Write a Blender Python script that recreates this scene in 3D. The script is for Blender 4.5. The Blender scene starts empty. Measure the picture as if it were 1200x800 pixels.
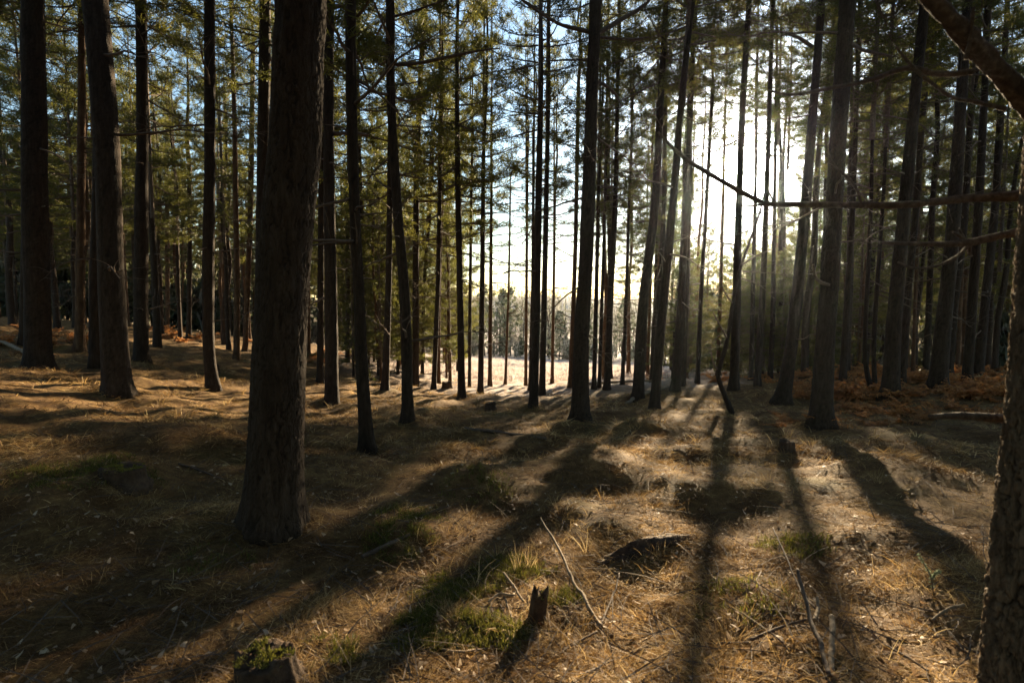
import bpy, math
import numpy as np
from mathutils import Vector, Matrix, Quaternion

RNG = np.random.default_rng(11)
D2R = math.pi / 180
scene = bpy.context.scene
COL = scene.collection

# ------------------------------------------------------------------ camera model (used to read positions off the photograph)
CAM = np.array([0.0, 0.0, 1.7]); TILT = 4 * D2R; F = 700.0
def ray(px, py):
    X = (px - 600) / F; Y = (400 - py) / F
    return np.array([X, Y * math.sin(TILT) + math.cos(TILT), Y * math.cos(TILT) - math.sin(TILT)])
def at(px, py, depth):                       # the point of a pixel's ray that lies `depth` metres ahead
    r = ray(px, py); return CAM + r * (depth / r[1])
SUN = ray(875, 200); SUN = SUN / np.linalg.norm(SUN)
SUN_EL = math.asin(SUN[2]); SUN_AZ = math.atan2(SUN[0], SUN[1])

# ------------------------------------------------------------------ noise
def _hash(ix, iy, iz, k):
    h = (ix.astype(np.int64) * 374761393 + iy.astype(np.int64) * 668265263 + iz.astype(np.int64) * 2147483647 + k * 974634541) & 0xffffffff
    h = ((h ^ (h >> 13)) * 1274126177) & 0xffffffff; h = h.astype(np.int64) if hasattr(h, 'astype') else h
    h = ((h ^ (h >> 15)) * 1103515245) & 0xffffffff
    return (h ^ (h >> 16)) / 4294967295.0
def vnoise(x, y, z=None, k=0):               # smooth value noise, -1..1
    x = np.asarray(x, float); y = np.asarray(y, float); z = np.zeros_like(x) if z is None else np.asarray(z, float)
    fx, fy, fz = np.floor(x), np.floor(y), np.floor(z)
    u, v, w = x - fx, y - fy, z - fz
    u = u*u*u*(u*(u*6-15)+10); v = v*v*v*(v*(v*6-15)+10); w = w*w*w*(w*(w*6-15)+10)
    r = 0
    for dx in (0, 1):
        for dy in (0, 1):
            for dz in (0, 1):
                wt = (u if dx else 1-u) * (v if dy else 1-v) * (w if dz else 1-w)
                r = r + wt * _hash(fx+dx, fy+dy, fz+dz, k)
    return r * 2 - 1
def fbm(x, y, z=None, k=0, o=3):
    r = 0; a = 1.0; t = 0
    for i in range(o):
        s = 2.03 ** i
        r = r + a * vnoise(x*s+i*17.3, y*s+i*9.1, None if z is None else z*s, k+i); t += a; a *= .5
    return r / t
def sstep(a, b, x):
    t = np.clip((x - a) / (b - a), 0, 1); return t*t*(3-2*t)

# ------------------------------------------------------------------ terrain
def _ctl():
    P = []
    for px, py, d in [(600,800,2.3),(600,700,3.28),(600,610,4.9),(600,525,8.4),(600,490,11),(600,470,15.3),(600,455,21.5),(600,440,33.8),(600,425,59),(600,415,119),
                      (320,610,4.6),(44,432,10.5),(135,459,9.5),(165,423,14.6),(250,455,12.8),(60,385,28.8),(200,390,36),(270,405,32),(400,420,31),(480,430,31),
                      (961,495,9.7),(1043,464,13.6),(1098,455,14.1),(860,455,18.8),(916,470,14.1),(747,466,16.4),(766,478,13.8),(1000,437,23.6),(1150,436,21.4),
                      (1170,600,4.8),(1000,700,3.28),(1000,800,2.3),(200,800,2.4),(100,600,4.36),(50,500,6.6),(800,520,8.5),(1000,520,7.9),(1170,480,10.9),(860,440,26),(760,440,31)]:
        p = at(px, py, d); P.append((p[0], p[1], p[2]))
    P += [(80,119,-9),(-60,119,-6),(-60,60,0),(-40,60,-.8),(-15,60,-3.4),(25,45,-4.6),(60,60,-5),(10,45,-3.6),(0,200,-9),(120,200,-8),(-120,200,-6),
          (0,0,.1),(3,0,.1),(-4,0,.15),(0,280,-2),(200,280,-1),(-200,280,-1)]
    return np.array(P)
def _uv(x, y):
    yy = np.maximum(y, 0) + 4
    return np.clip(x / yy, -1.15, 1.15) * 1.6, np.log(yy)
_C = _ctl()
def _tps_fit():
    u, v = _uv(_C[:,0], _C[:,1]); n = len(u)
    r2 = (u[:,None]-u[None])**2 + (v[:,None]-v[None])**2
    K = np.where(r2 > 0, .5*r2*np.log(np.maximum(r2, 1e-12)), 0) + np.eye(n) * .004
    A = np.zeros((n+3, n+3)); A[:n,:n] = K; A[:n,n] = 1; A[:n,n+1] = u; A[:n,n+2] = v
    A[n,:n] = 1; A[n+1,:n] = u; A[n+2,:n] = v
    w = np.linalg.solve(A, np.r_[_C[:,2], 0, 0, 0]); return u, v, w
_TU, _TV, _TW = _tps_fit()
def base_z(x, y):
    u, v = _uv(x, y); n = len(_TU)
    r = np.full(np.shape(u), _TW[n]) + _TW[n+1]*u + _TW[n+2]*v
    for i in range(n):
        r2 = (u-_TU[i])**2 + (v-_TV[i])**2
        r = r + _TW[i] * .5*r2*np.log(np.maximum(r2, 1e-12))
    return r
def base_hit(px, py):
    r = ray(px, py); s = np.geomspace(1.2, 260, 900); q = CAM + s[:,None]*(r/r[1])
    k = np.argmax(q[:,2] < base_z(q[:,0], q[:,1])); return q[k]
# hummocks: pixel, radius m, height m
HUM = [(620,700,.42,.05),(505,705,.50,.05),(470,630,.42,.10),(560,575,.55,.18),(800,585,.6,.15),(145,550,.45,.2),(880,700,.55,.10),(960,585,.8,.10),
       (1010,640,.7,.07),(1140,715,.5,.08),(700,560,.8,.15),(850,530,.8,.09),(420,560,.7,.15),(520,540,.6,.18),(60,560,.8,.15),(200,520,.9,.2),(750,505,.9,.18),
       (1060,560,.9,.15),(260,650,.6,.05),(640,520,.8,.12),(330,540,.7,.1),(780,640,.55,.06)]
FEET = [(320,612,.42),(45,434,.6),(138,461,.5),(251,456,.4),(165,424,.5),(389,474,.4),(431,527,.28),(478,495,.3),(625,476,.35),(680,492,.42),(747,468,.4),(766,480,.35),(915,472,.45),(961,497,.45),(1043,466,.5),(1098,457,.5),(860,457,.4),(541,466,.4)]
HUM = [(a, b, r, h*(1.15 if b < 600 else .9)) for a, b, r, h in HUM] + [(a, b, r, .085) for a, b, r in FEET]
HUMP = [(*base_hit(a, b)[:2], r, h) for a, b, r, h in HUM]
def ground_z(x, y):
    x = np.asarray(x, float); y = np.asarray(y, float)
    z = base_z(x, y)
    for hx, hy, r, h in HUMP:
        z = z + h * np.exp(-((x-hx)**2 + (y-hy)**2) / (r*r) * 1.4)
    d = np.hypot(x, y); near = sstep(.8, 3, d)
    z = z + near * (.15*fbm(x/3.1, y/3.1, k=5, o=2) + .15*(.33+.67*sstep(3.4, 5.5, d))*fbm(x/.95, y/.95, k=9, o=3)) * (1 - .5*sstep(40, 70, d))
    z = z + .018*fbm(x/.22, y/.22, k=14, o=2) * (1 - sstep(14, 22, d))
    tus = sstep(34, 46, y) * (1 - sstep(100, 125, y)) * sstep(-.35, 0, x/np.maximum(y, 1)+.2)
    z = z + tus * .28 * np.maximum(0, vnoise(x/1.5, y/1.5, k=21) - .25) + tus*.12*vnoise(x/6, y/6, k=3)
    z = z + sstep(200, 275, d) * 6
    return z
def hit(px, py):
    r = ray(px, py); s = np.geomspace(1.2, 260, 1600); q = CAM + s[:,None]*(r/r[1])
    k = int(np.argmax(q[:,2] < ground_z(q[:,0], q[:,1]))); p = q[k].copy(); p[2] = float(ground_z(p[0], p[1])); return p

# ------------------------------------------------------------------ meshes from arrays
def mesh(name, verts, faces, mats, tint=None, fmat=None, smooth=True):
    """faces: list of int arrays (n,k)"""
    me = bpy.data.meshes.new(name)
    verts = np.asarray(verts, np.float32)
    faces = [np.asarray(f, np.int32) for f in faces if len(f)]
    me.vertices.add(len(verts)); me.vertices.foreach_set('co', verts.ravel())
    loops = np.concatenate([f.ravel() for f in faces]); tot = np.concatenate([np.full(len(f), f.shape[1], np.int32) for f in faces])
    start = np.concatenate([[0], np.cumsum(tot)[:-1]]).astype(np.int32)
    me.loops.add(len(loops)); me.loops.foreach_set('vertex_index', loops)
    me.polygons.add(len(tot)); me.polygons.foreach_set('loop_start', start)
    me.polygons.foreach_set('use_smooth', np.full(len(tot), smooth))
    for m in (mats if isinstance(mats, (list, tuple)) else [mats]): me.materials.append(m)
    if fmat is not None: me.polygons.foreach_set('material_index', np.asarray(fmat, np.int32))
    if tint is not None:
        a = me.attributes.new('tint', 'FLOAT', 'POINT'); a.data.foreach_set('value', np.asarray(tint, np.float32))
    me.update(calc_edges=True); me.validate(); return me
def link(name, me, parent=None, loc=None):
    o = bpy.data.objects.new(name, me); COL.objects.link(o)
    if parent is not None: o.parent = parent
    if loc is not None: o.location = loc
    return o
def empty(name, loc, label, cat, group=None):
    o = bpy.data.objects.new(name, None); COL.objects.link(o); o.location = loc; o.empty_display_size = .2
    return tag(o, label, cat, group)
def tag(o, label=None, cat=None, group=None, kind=None):
    if label: o['label'] = label
    if cat: o['category'] = cat
    if group: o['group'] = group
    if kind: o['kind'] = kind
    return o
class MB:                                     # collects pieces for one mesh
    def __init__(s): s.v = []; s.f = {3: [], 4: []}; s.m = {3: [], 4: []}; s.t = []; s.n = 0
    def add(s, v, faces, mi=0, tint=.5):
        v = np.asarray(v, float)
        for f in faces:
            f = np.asarray(f, int); k = f.shape[1]; s.f[k].append(f + s.n); s.m[k].append(np.full(len(f), mi))
        s.v.append(v); s.t.append(np.broadcast_to(np.asarray(tint, float), (len(v),))); s.n += len(v)
    def build(s, name, mats, smooth=True):
        fs, ms = [], []
        for k in (3, 4):
            if s.f[k]: fs.append(np.concatenate(s.f[k])); ms.append(np.concatenate(s.m[k]))
        return mesh(name, np.concatenate(s.v), fs, mats, np.concatenate(s.t), np.concatenate(ms), smooth)
def catmull(P, n):
    P = np.asarray(P, float); m = len(P)
    if m < 3:
        t = np.linspace(0, 1, n)[:,None]; return P[0]*(1-t) + P[-1]*t
    Q = np.vstack([2*P[0]-P[1], P, 2*P[-1]-P[-2]]); t = np.linspace(0, m-1-1e-9, n); i = t.astype(int); u = (t-i)[:,None]
    a, b, c, d = Q[i], Q[i+1], Q[i+2], Q[i+3]
    return .5*((2*b) + (c-a)*u + (2*a-5*b+4*c-d)*u*u + (3*b-a-3*c+d)*u**3)
def tube_arrays(P, R, seg, cap=True, disp=None):
    """a tube along P with radii R; disp(theta, s) -> radial offsets"""
    P = np.asarray(P, float); n = len(P); R = np.broadcast_to(np.asarray(R, float), (n,))
    T = np.gradient(P, axis=0); T /= np.linalg.norm(T, axis=1)[:,None] + 1e-12
    ref = np.array([0,1,0.]) if abs(T[:,1]).mean() < .8 else np.array([0,0,1.])
    A = np.cross(np.broadcast_to(ref, T.shape), T); A /= np.linalg.norm(A, axis=1)[:,None] + 1e-12
    B = np.cross(T, A)
    th = np.linspace(0, 2*math.pi, seg, endpoint=False)
    rad = R[:,None] + np.zeros((n, seg))
    if disp is not None:
        s = np.r_[0, np.cumsum(np.linalg.norm(np.diff(P, axis=0), axis=1))]
        rad = rad + disp(th[None,:] + 0*s[:,None], s[:,None] + 0*th[None,:], R[:,None])
    V = P[:,None,:] + rad[...,None]*(A[:,None,:]*np.cos(th)[None,:,None] + B[:,None,:]*np.sin(th)[None,:,None])
    V = V.reshape(-1, 3)
    i = np.arange(n-1)[:,None]*seg; j = np.arange(seg)[None,:]; k = (j+1) % seg
    Fq = np.stack([i+j, i+k, i+seg+k, i+seg+j], -1).reshape(-1, 4)
    faces = [Fq]
    if cap:
        V = np.vstack([V, P[0], P[-1]]); j = np.arange(seg); k = (j+1) % seg
        faces.append(np.stack([np.full(seg, n*seg), k, j], -1)); faces.append(np.stack([np.full(seg, n*seg+1), (n-1)*seg+j, (n-1)*seg+k], -1))
    return V, faces

# ------------------------------------------------------------------ materials
def mat(name):
    m = bpy.data.materials.new(name); m.use_nodes = True; nt = m.node_tree; nt.nodes.clear()
    return m, nt, lambda t, **k: _node(nt, t, k)
def _node(nt, t, k):
    n = nt.nodes.new(t)
    for a, b in k.items():
        if a in ('ins',):
            for i, v in b.items(): n.inputs[i].default_value = v
        else: setattr(n, a, b)
    return n
def ramp(nt, src, stops):
    n = nt.nodes.new('ShaderNodeValToRGB'); e = n.color_ramp.elements
    while len(e) < len(stops): e.new(.5)
    for q, (p, c) in zip(e, stops): q.position = p; q.color = (*c, 1)
    nt.links.new(src, n.inputs[0]); return n.outputs[0]
def mixc(nt, f, a, b, mode='MIX'):
    n = nt.nodes.new('ShaderNodeMix'); n.data_type = 'RGBA'; n.blend_type = mode
    for s, v in ((0, f), (6, a), (7, b)):
        if isinstance(v, (int, float)): n.inputs[s].default_value = v
        elif isinstance(v, tuple): n.inputs[s].default_value = (*v, 1)
        else: nt.links.new(v, n.inputs[s])
    return n.outputs[2]
def coords(nt, scale, kind='Object'):
    tc = nt.nodes.new('ShaderNodeTexCoord'); mp = nt.nodes.new('ShaderNodeMapping'); mp.inputs['Scale'].default_value = scale
    nt.links.new(tc.outputs[kind], mp.inputs[0]); return mp.outputs[0]
def noise(nt, vec, scale, detail=4, rough=.55, dist=0):
    n = nt.nodes.new('ShaderNodeTexNoise'); n.inputs['Scale'].default_value = scale; n.inputs['Detail'].default_value = detail
    n.inputs['Roughness'].default_value = rough; n.inputs['Distortion'].default_value = dist
    nt.links.new(vec, n.inputs['Vector']); return n.outputs['Fac']
def finish(nt, color, rough=.9, bump=None, bstr=.5, bdist=.02, trans=None, tcolor=None, spec=.2):
    p = nt.nodes.new('ShaderNodeBsdfPrincipled'); p.inputs['Roughness'].default_value = rough; p.inputs['Specular IOR Level'].default_value = spec
    if isinstance(color, tuple): p.inputs['Base Color'].default_value = (*color, 1)
    else: nt.links.new(color, p.inputs['Base Color'])
    if bump is not None:
        b = nt.nodes.new('ShaderNodeBump'); b.inputs['Strength'].default_value = bstr; b.inputs['Distance'].default_value = bdist
        nt.links.new(bump, b.inputs['Height']); nt.links.new(b.outputs[0], p.inputs['Normal'])
    out = nt.nodes.new('ShaderNodeOutputMaterial'); sh = p.outputs[0]
    if trans:
        t = nt.nodes.new('ShaderNodeBsdfTranslucent'); nt.links.new(tcolor if tcolor is not None else color, t.inputs[0])
        mx = nt.nodes.new('ShaderNodeMixShader'); mx.inputs[0].default_value = trans
        nt.links.new(sh, mx.inputs[1]); nt.links.new(t.outputs[0], mx.inputs[2]); sh = mx.outputs[0]
    nt.links.new(sh, out.inputs[0])
def attr(nt, n='tint'):
    a = nt.nodes.new('ShaderNodeAttribute'); a.attribute_name = n; return a.outputs['Fac']

def mth2(nt, s, k):
    n = nt.nodes.new('ShaderNodeMath'); n.operation = 'MULTIPLY'; nt.links.new(s, n.inputs[0]); n.inputs[1].default_value = k; return n.outputs[0]
def bark_material(name, cols, scale=1.0):
    m, nt, N = mat(name)
    v = coords(nt, (17*scale, 17*scale, 3.0*scale))
    vo = N('ShaderNodeTexVoronoi', feature='DISTANCE_TO_EDGE'); vo.inputs['Scale'].default_value = 1.5
    nz = noise(nt, v, 1.6, 5, .6); dv = N('ShaderNodeVectorMath', operation='ADD'); nt.links.new(v, dv.inputs[0])
    nc = N('ShaderNodeTexNoise'); nc.inputs['Scale'].default_value = 1.1; nc.inputs['Detail'].default_value = 4; nt.links.new(v, nc.inputs['Vector'])
    nt.links.new(nc.outputs['Color'], dv.inputs[1]); nt.links.new(dv.outputs[0], vo.inputs['Vector'])
    edge = N('ShaderNodeMapRange'); edge.inputs[2].default_value = .10; edge.inputs[3].default_value = .72; nt.links.new(vo.outputs['Distance'], edge.inputs[0])
    c = ramp(nt, nz, [(.25, cols[0]), (.5, cols[1]), (.75, cols[2])])
    c2 = mixc(nt, edge.outputs[0], cols[3], c)
    t = attr(nt); c3 = mixc(nt, t, cols[3], c2)
    oi = N('ShaderNodeObjectInfo'); c3 = mixc(nt, mth2(nt, oi.outputs['Random'], .55), c3, mixc(nt, 1.0, c3, (.62, .58, .52), 'MULTIPLY'))
    pt = ramp(nt, noise(nt, coords(nt, (2.2, 2.2, .9)), 1, 4, .6), [(.42, (0,0,0)), (.68, (1,1,1))]); c3 = mixc(nt, mth2(nt, pt, .5), c3, mixc(nt, 1.0, c3, (1.45, 1.45, 1.35), 'MULTIPLY'))
    fine = noise(nt, coords(nt, (70, 70, 34)), 1, 6, .7)
    h = N('ShaderNodeMath', operation='MULTIPLY_ADD'); nt.links.new(fine, h.inputs[0]); h.inputs[1].default_value = .9; nt.links.new(edge.outputs[0], h.inputs[2])
    finish(nt, c3, .92, h.outputs[0], .9, .02, spec=.15); return m
M = {}
M['bark'] = bark_material('pine_bark', [(.027,.018,.012),(.044,.030,.020),(.070,.050,.035),(.013,.009,.006)])
M['bark_orange'] = bark_material('orange_pine_bark', [(.062,.034,.018),(.105,.058,.031),(.155,.094,.051),(.024,.014,.008)], .8)
M['bark_near'] = bark_material('ridged_pine_bark', [(.075,.052,.035),(.13,.094,.062),(.20,.15,.10),(.02,.014,.01)], 1.6)
def simple(name, stops, scale, rough=.9, bstr=.5, bd=.01, trans=None, sc=(1,1,1)):
    m, nt, N = mat(name); f = noise(nt, coords(nt, sc), scale, 5, .6)
    finish(nt, ramp(nt, f, stops), rough, f, bstr, bd, trans, spec=.15); return m
M['deadwood'] = simple('dead_branch_wood', [(.3,(.06,.042,.03)),(.7,(.15,.11,.08))], 25)
M['deadbark'] = simple('flaky_dead_bark', [(.3,(.035,.024,.017)),(.55,(.075,.052,.036)),(.75,(.14,.105,.075))], 45, .95, 1.0, .012)
M['palewood'] = simple('bleached_wood', [(.3,(.12,.085,.05)),(.7,(.30,.225,.145))], 30, sc=(1,1,1))
M['rotwood'] = simple('rotten_wood', [(.3,(.03,.02,.014)),(.7,(.10,.065,.04))], 18, .95, .9, .03)
def tinted(name, stops, trans, rough=.7, tmul=None):
    m, nt, N = mat(name); oi = N('ShaderNodeObjectInfo')
    c = ramp(nt, attr(nt), stops)
    if name.startswith('rusty'): c = mixc(nt, mth2(nt, oi.outputs['Random'], .55), c, (.20,.115,.05))
    if tmul: tc = mixc(nt, 1.0, c, tmul, 'MULTIPLY')
    else: tc = c
    finish(nt, c, rough, trans=trans, tcolor=tc, spec=.25); return m
M['needle'] = tinted('pine_needles', [(0,(.042,.047,.011)),(.5,(.092,.093,.018)),(1,(.17,.150,.034))], .55, .55)
M['straw'] = tinted('dry_grass_blades', [(0,(.075,.040,.015)),(.35,(.21,.12,.042)),(.7,(.48,.305,.11)),(1,(.76,.57,.28))], .35, .75)
M['bleached'] = tinted('bleached_grass_blades', [(0,(.22,.16,.11)),(.6,(.42,.34,.30)),(1,(.62,.54,.50))], .35, .8)
M['moss'] = tinted('moss_shoots', [(0,(.05,.050,.012)),(.5,(.12,.115,.021)),(1,(.25,.23,.036))], .4, .8)
M['leaf'] = tinted('dead_leaves', [(0,(.16,.09,.045)),(.5,(.34,.22,.12)),(1,(.55,.44,.30))], .25, .7)
M['bracken'] = tinted('rusty_bracken_fronds', [(0,(.20,.075,.024)),(.5,(.42,.16,.042)),(1,(.62,.28,.08))], .45, .75)
M['sapling'] = tinted('young_shoot_needles', [(0,(.11,.15,.09)),(1,(.28,.33,.21))], .3, .6)
M['farleaf'] = tinted('haze_paled_foliage', [(0,(.055,.06,.035)),(.4,(.09,.10,.05)),(.75,(.22,.20,.16)),(1,(.34,.31,.26))], .4, .8)  # pale stops: bare grey twigs, lightened further in place of haze
M['haze_air'] = None

def ground_material():
    m, nt, N = mat('forest_floor')
    v = coords(nt, (1,1,1))
    big = noise(nt, v, .55, 5, .6); mid = noise(nt, v, 4, 6, .65, .6)
    vs = coords(nt, (1,1,1)); fine = noise(nt, vs, 60, 6, .75, 1.5); fine2 = noise(nt, vs, 23, 5, .7, 2.0)
    litter = ramp(nt, fine, [(.3,(.034,.018,.008)),(.5,(.105,.054,.020)),(.72,(.24,.138,.05))])
    dry = ramp(nt, fine2, [(.3,(.11,.059,.022)),(.55,(.23,.138,.050)),(.75,(.38,.25,.10))])
    f1 = ramp(nt, mid, [(.42,(0,0,0)),(.62,(1,1,1))])
    c = mixc(nt, f1, litter, dry)
    g = ramp(nt, big, [(.55,(0,0,0)),(.68,(.55,.55,.55))])
    mossc = ramp(nt, fine2, [(.3,(.035,.040,.010)),(.7,(.10,.105,.028))])
    c = mixc(nt, g, c, mossc)
    # the open field beyond the wood: bleached grass
    at_ = attr(nt, 'tint')
    fld = ramp(nt, noise(nt, v, 1.1, 5, .6), [(.3,(.26,.195,.16)),(.5,(.43,.35,.31)),(.7,(.55,.47,.43))])
    c = mixc(nt, at_, c, fld)
    hb = N('ShaderNodeMath', operation='ADD'); nt.links.new(fine, hb.inputs[0]); nt.links.new(fine2, hb.inputs[1])
    finish(nt, c, .95, hb.outputs[0], .8, .03, spec=.1); return m
M['ground'] = ground_material()

# ------------------------------------------------------------------ ground sheet
def build_ground():
    a = np.concatenate([np.linspace(-50, 50, 900), np.linspace(50, 310, 140)[1:-1]]) * D2R
    r = np.geomspace(.25, 272, 430); na, nr = len(a), len(r)
    X = (r[:,None]*np.sin(a)[None]).ravel(); Y = (r[:,None]*np.cos(a)[None]).ravel(); Z = ground_z(X, Y)
    V = np.stack([X, Y, Z], -1); V = np.vstack([V, [0, 0, float(ground_z(0., 0.))]])
    i = np.arange(nr-1)[:,None]*na; j = np.arange(na)[None]; k = (j+1) % na
    Q = np.stack([i+j, i+na+j, i+na+k, i+k], -1).reshape(-1, 4)[:, ::-1]
    jj = np.arange(na); T = np.stack([np.full(na, nr*na), (jj+1) % na, jj], -1)
    V2 = V; u = V2[:,0]/np.maximum(V2[:,1], 1)
    field = sstep(17, 25, V2[:,1] + 4*vnoise(V2[:,0]/4, V2[:,1]/4, k=31)) * sstep(-.34, -.16, u + .05*vnoise(V2[:,0]/7, V2[:,1]/7, k=33)) * (1-sstep(.30,.45,u))
    o = link('forest_ground', mesh('forest_ground', V, [Q, T], M['ground'], np.clip(field, 0, 1)))
    tag(o, 'rolling forest floor of brown needle litter, dry grass and moss', kind='structure')
build_ground()

# ------------------------------------------------------------------ strands (grass, needles, moss)
def strands(P, az, el, bend, L, W, tint, K=3, N=None):
    """P (n,3) roots; az/el initial heading; bend: change of elevation along the blade"""
    n = len(P); V = np.zeros((n, 2*K+1, 3)); p = P.copy(); e = el.copy()
    side = np.stack([-np.sin(az), np.cos(az), np.zeros(n)], -1); tw = RNG.uniform(-.9, .9, n)
    for s in range(K+1):
        d = np.stack([np.cos(az)*np.cos(e), np.sin(az)*np.cos(e), np.sin(e)], -1)
        up = np.cross(d, side); sd = side*np.cos(tw)[:,None] + up*np.sin(tw)[:,None]
        w = W * (1 - .75*s/K)
        if s < K:
            V[:,2*s] = p - sd*w[:,None]*.5; V[:,2*s+1] = p + sd*w[:,None]*.5
        else: V[:,2*K] = p
        p = p + d*(L/K)[:,None]; e = e + bend/K; az = az + RNG.normal(0, .12, n)
    b = np.arange(n)[:,None]*(2*K+1)
    Q = np.concatenate([b + np.array([[2*s, 2*s+1, 2*s+3, 2*s+2]]) for s in range(K-1)]); T = b + np.array([[2*K-2, 2*K-1, 2*K]])
    return V.reshape(-1, 3), Q, T, np.repeat(tint, 2*K+1)
def polar_points(n, r0, r1, a0=-47, a1=47, pw=1.0):
    a = RNG.uniform(a0, a1, n)*D2R; r = np.exp(RNG.uniform(0, 1, n)**pw * math.log(r1/r0)) * r0
    return r*np.sin(a), r*np.cos(a)
def stuff_strands(name, label, m, sets):
    V, Q, T, t, n = [], [], [], [], 0
    for s in sets:
        v, q, tr, ti = strands(*s); V.append(v); Q.append(q+n); T.append(tr+n); t.append(ti); n += len(v)
    o = link(name, mesh(name, np.concatenate(V), [np.concatenate(Q), np.concatenate(T)], m, np.concatenate(t)))
    return tag(o, label, kind='stuff')
def on_ground(x, y, dz=0): return np.stack([x, y, ground_z(x, y) + dz], -1)

def build_grass():
    sets = []
    # matted dry grass and needles lying on the floor
    for n, r0, r1, wl, ll in [(260000, 1.5, 8.5, (.0016,.0042), (.035,.13)), (120000, 7, 34, (.005,.012), (.07,.20))]:
        x, y = polar_points(n, r0, r1); keep = RNG.random(n) < .22 + .78*sstep(-.15, .30, fbm(x/.7, y/.7, k=41)); x, y = x[keep], y[keep]; n = len(x)
        flow = fbm(x/1.3, y/1.3, k=50, o=2)*4
        az = np.where(RNG.random(n) < .55, flow*math.pi + RNG.normal(0, .5, n), RNG.uniform(0, 2*math.pi, n))
        dry = sstep(-.3, .35, fbm(x/.8, y/.8, k=43))
        tint = np.clip(RNG.beta(1.6, 2.6, n)*.85 + .42*dry - .12, 0, 1)
        sets.append((on_ground(x, y, .004), az, RNG.uniform(.02, .65, n), RNG.uniform(-.9, -.1, n), RNG.uniform(*ll, n)*(.7+.5*RNG.random(n)), RNG.uniform(*wl, n), tint))
    # tussocks: blades that arch out of a clump
    for nc, nb, r0, r1, ll, wl in [(900, 34, 1.6, 9, (.05,.15), (.0018,.004)), (900, 20, 8, 30, (.10,.24), (.005,.010))]:
        cx, cy = polar_points(nc, r0, r1); kp = fbm(cx/1.6, cy/1.6, k=61) > -.18; cx, cy = cx[kp], cy[kp]; nc = len(cx)
        sz = RNG.uniform(.5, 1.15, nc); x = np.repeat(cx, nb); y = np.repeat(cy, nb); s = np.repeat(sz, nb); n = len(x)
        az = RNG.uniform(0, 2*math.pi, n); rr = RNG.random(n)**.7*.10*s; x = x + rr*np.cos(az); y = y + rr*np.sin(az)
        ct = np.repeat(RNG.uniform(-.18, .2, nc), nb)
        sets.append((on_ground(x, y, -.005), az, RNG.uniform(.35, 1.25, n), RNG.uniform(-1.7, -.5, n), RNG.uniform(*ll, n)*s, RNG.uniform(*wl, n), np.clip(RNG.beta(2.2, 2.2, n)+ct, 0, 1)))
    # needles and stems banked up against the trunk feet
    for a, b, r in FEET:
        c = base_hit(a, b); n = 900 if c[1] < 6 else 500; an = RNG.uniform(0, 6.28, n); q = r*(.35 + .75*RNG.random(n)); x = c[0]+q*np.cos(an); y = c[1]+q*np.sin(an)
        sets.append((on_ground(x, y, 0), an + math.pi + RNG.normal(0, 1.0, n), RNG.uniform(.1, .8, n), RNG.uniform(-.6, .1, n), RNG.uniform(.06, .18, n), RNG.uniform(.003, .007, n)*(1 if c[1] > 6 else .6), np.clip(RNG.beta(1.6, 2.4, n), 0, 1)))
    # a few tall bleached stalks beside the stick in front
    for px, py in [(612,668),(620,665),(606,672),(628,668),(690,650),(560,688)]:
        c = hit(px, py); n = 9
        sets.append((on_ground(c[0]+RNG.normal(0,.025,n), c[1]+RNG.normal(0,.025,n)), RNG.uniform(0, 6.28, n), RNG.uniform(.9, 1.4, n), RNG.uniform(-1.2, -.2, n), RNG.uniform(.14, .26, n), np.full(n, .0035), RNG.uniform(.7, 1, n)))
    stuff_strands('dry_grass', 'matted straw coloured grass and pine needles over the forest floor', M['straw'], sets)
    # bleached grass of the clearing
    n = 60000; x, y = polar_points(n, 28, 110, -12, 26); az = RNG.uniform(0, 6.28, n)
    k = (y > 27) & (RNG.random(n) < .4 + .6*sstep(-.1, .3, vnoise(x/1.5, y/1.5, k=21))); x, y, az = x[k], y[k], az[k]; n = len(x)
    stuff_strands('clearing_grass', 'bleached tussocky grass of the sunlit clearing', M['bleached'], [(on_ground(x, y), az, RNG.uniform(.5, 1.4, n), RNG.uniform(-1.3, -.3, n), RNG.uniform(.12, .36, n), RNG.uniform(.02, .05, n), RNG.uniform(.65, 1, n))])
    # moss
    sets = []
    for px, py, r, n in [(540,690,.32,12000),(505,735,.28,10000),(600,668,.26,9000),(575,745,.22,5000),(655,700,.16,2500),(470,632,.30,6000),(145,548,.36,7000),(480,600,.35,4000),(390,770,.22,3000),(930,640,.3,2500),(560,570,.4,3500),(870,700,.35,3500),(640,672,.1,1500),(250,655,.3,2500),(70,560,.4,5000)]:
        c = hit(px, py); rr = r*np.sqrt(RNG.random(n)); a = RNG.uniform(0, 6.28, n); x = c[0]+rr*np.cos(a); y = c[1]+rr*np.sin(a)
        k = RNG.random(n) < (1-(rr/r)**2)*sstep(-.35, .25, fbm(x/.12, y/.12, k=71)); x, y = x[k], y[k]; n = len(x)
        sets.append((on_ground(x, y, .004), RNG.uniform(0, 6.28, n), RNG.uniform(.3, 1.5, n), RNG.uniform(-.8, .2, n), RNG.uniform(.02, .055, n), RNG.uniform(.003, .007, n), np.clip(RNG.beta(2, 2.5, n), 0, 1)))
    stuff_strands('moss_patches', 'green moss cushions among the dry grass', M['moss'], sets)
    # dead leaves
    n = 4200; x, y = polar_points(n, 1.6, 10); az = RNG.uniform(0, 6.28, n)
    stuff_strands('leaf_litter', 'small pale dead leaves strewn over the needle litter', M['leaf'], [(on_ground(x, y, .012), az, RNG.uniform(-.1, .7, n), RNG.uniform(-1.2, .8, n), RNG.uniform(.02, .055, n), RNG.uniform(.012, .03, n), RNG.beta(1.3, 1.5, n))])
    # twig litter
    n = 5500; x, y = polar_points(n, 1.6, 22); az = RNG.uniform(0, 6.28, n)
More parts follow.
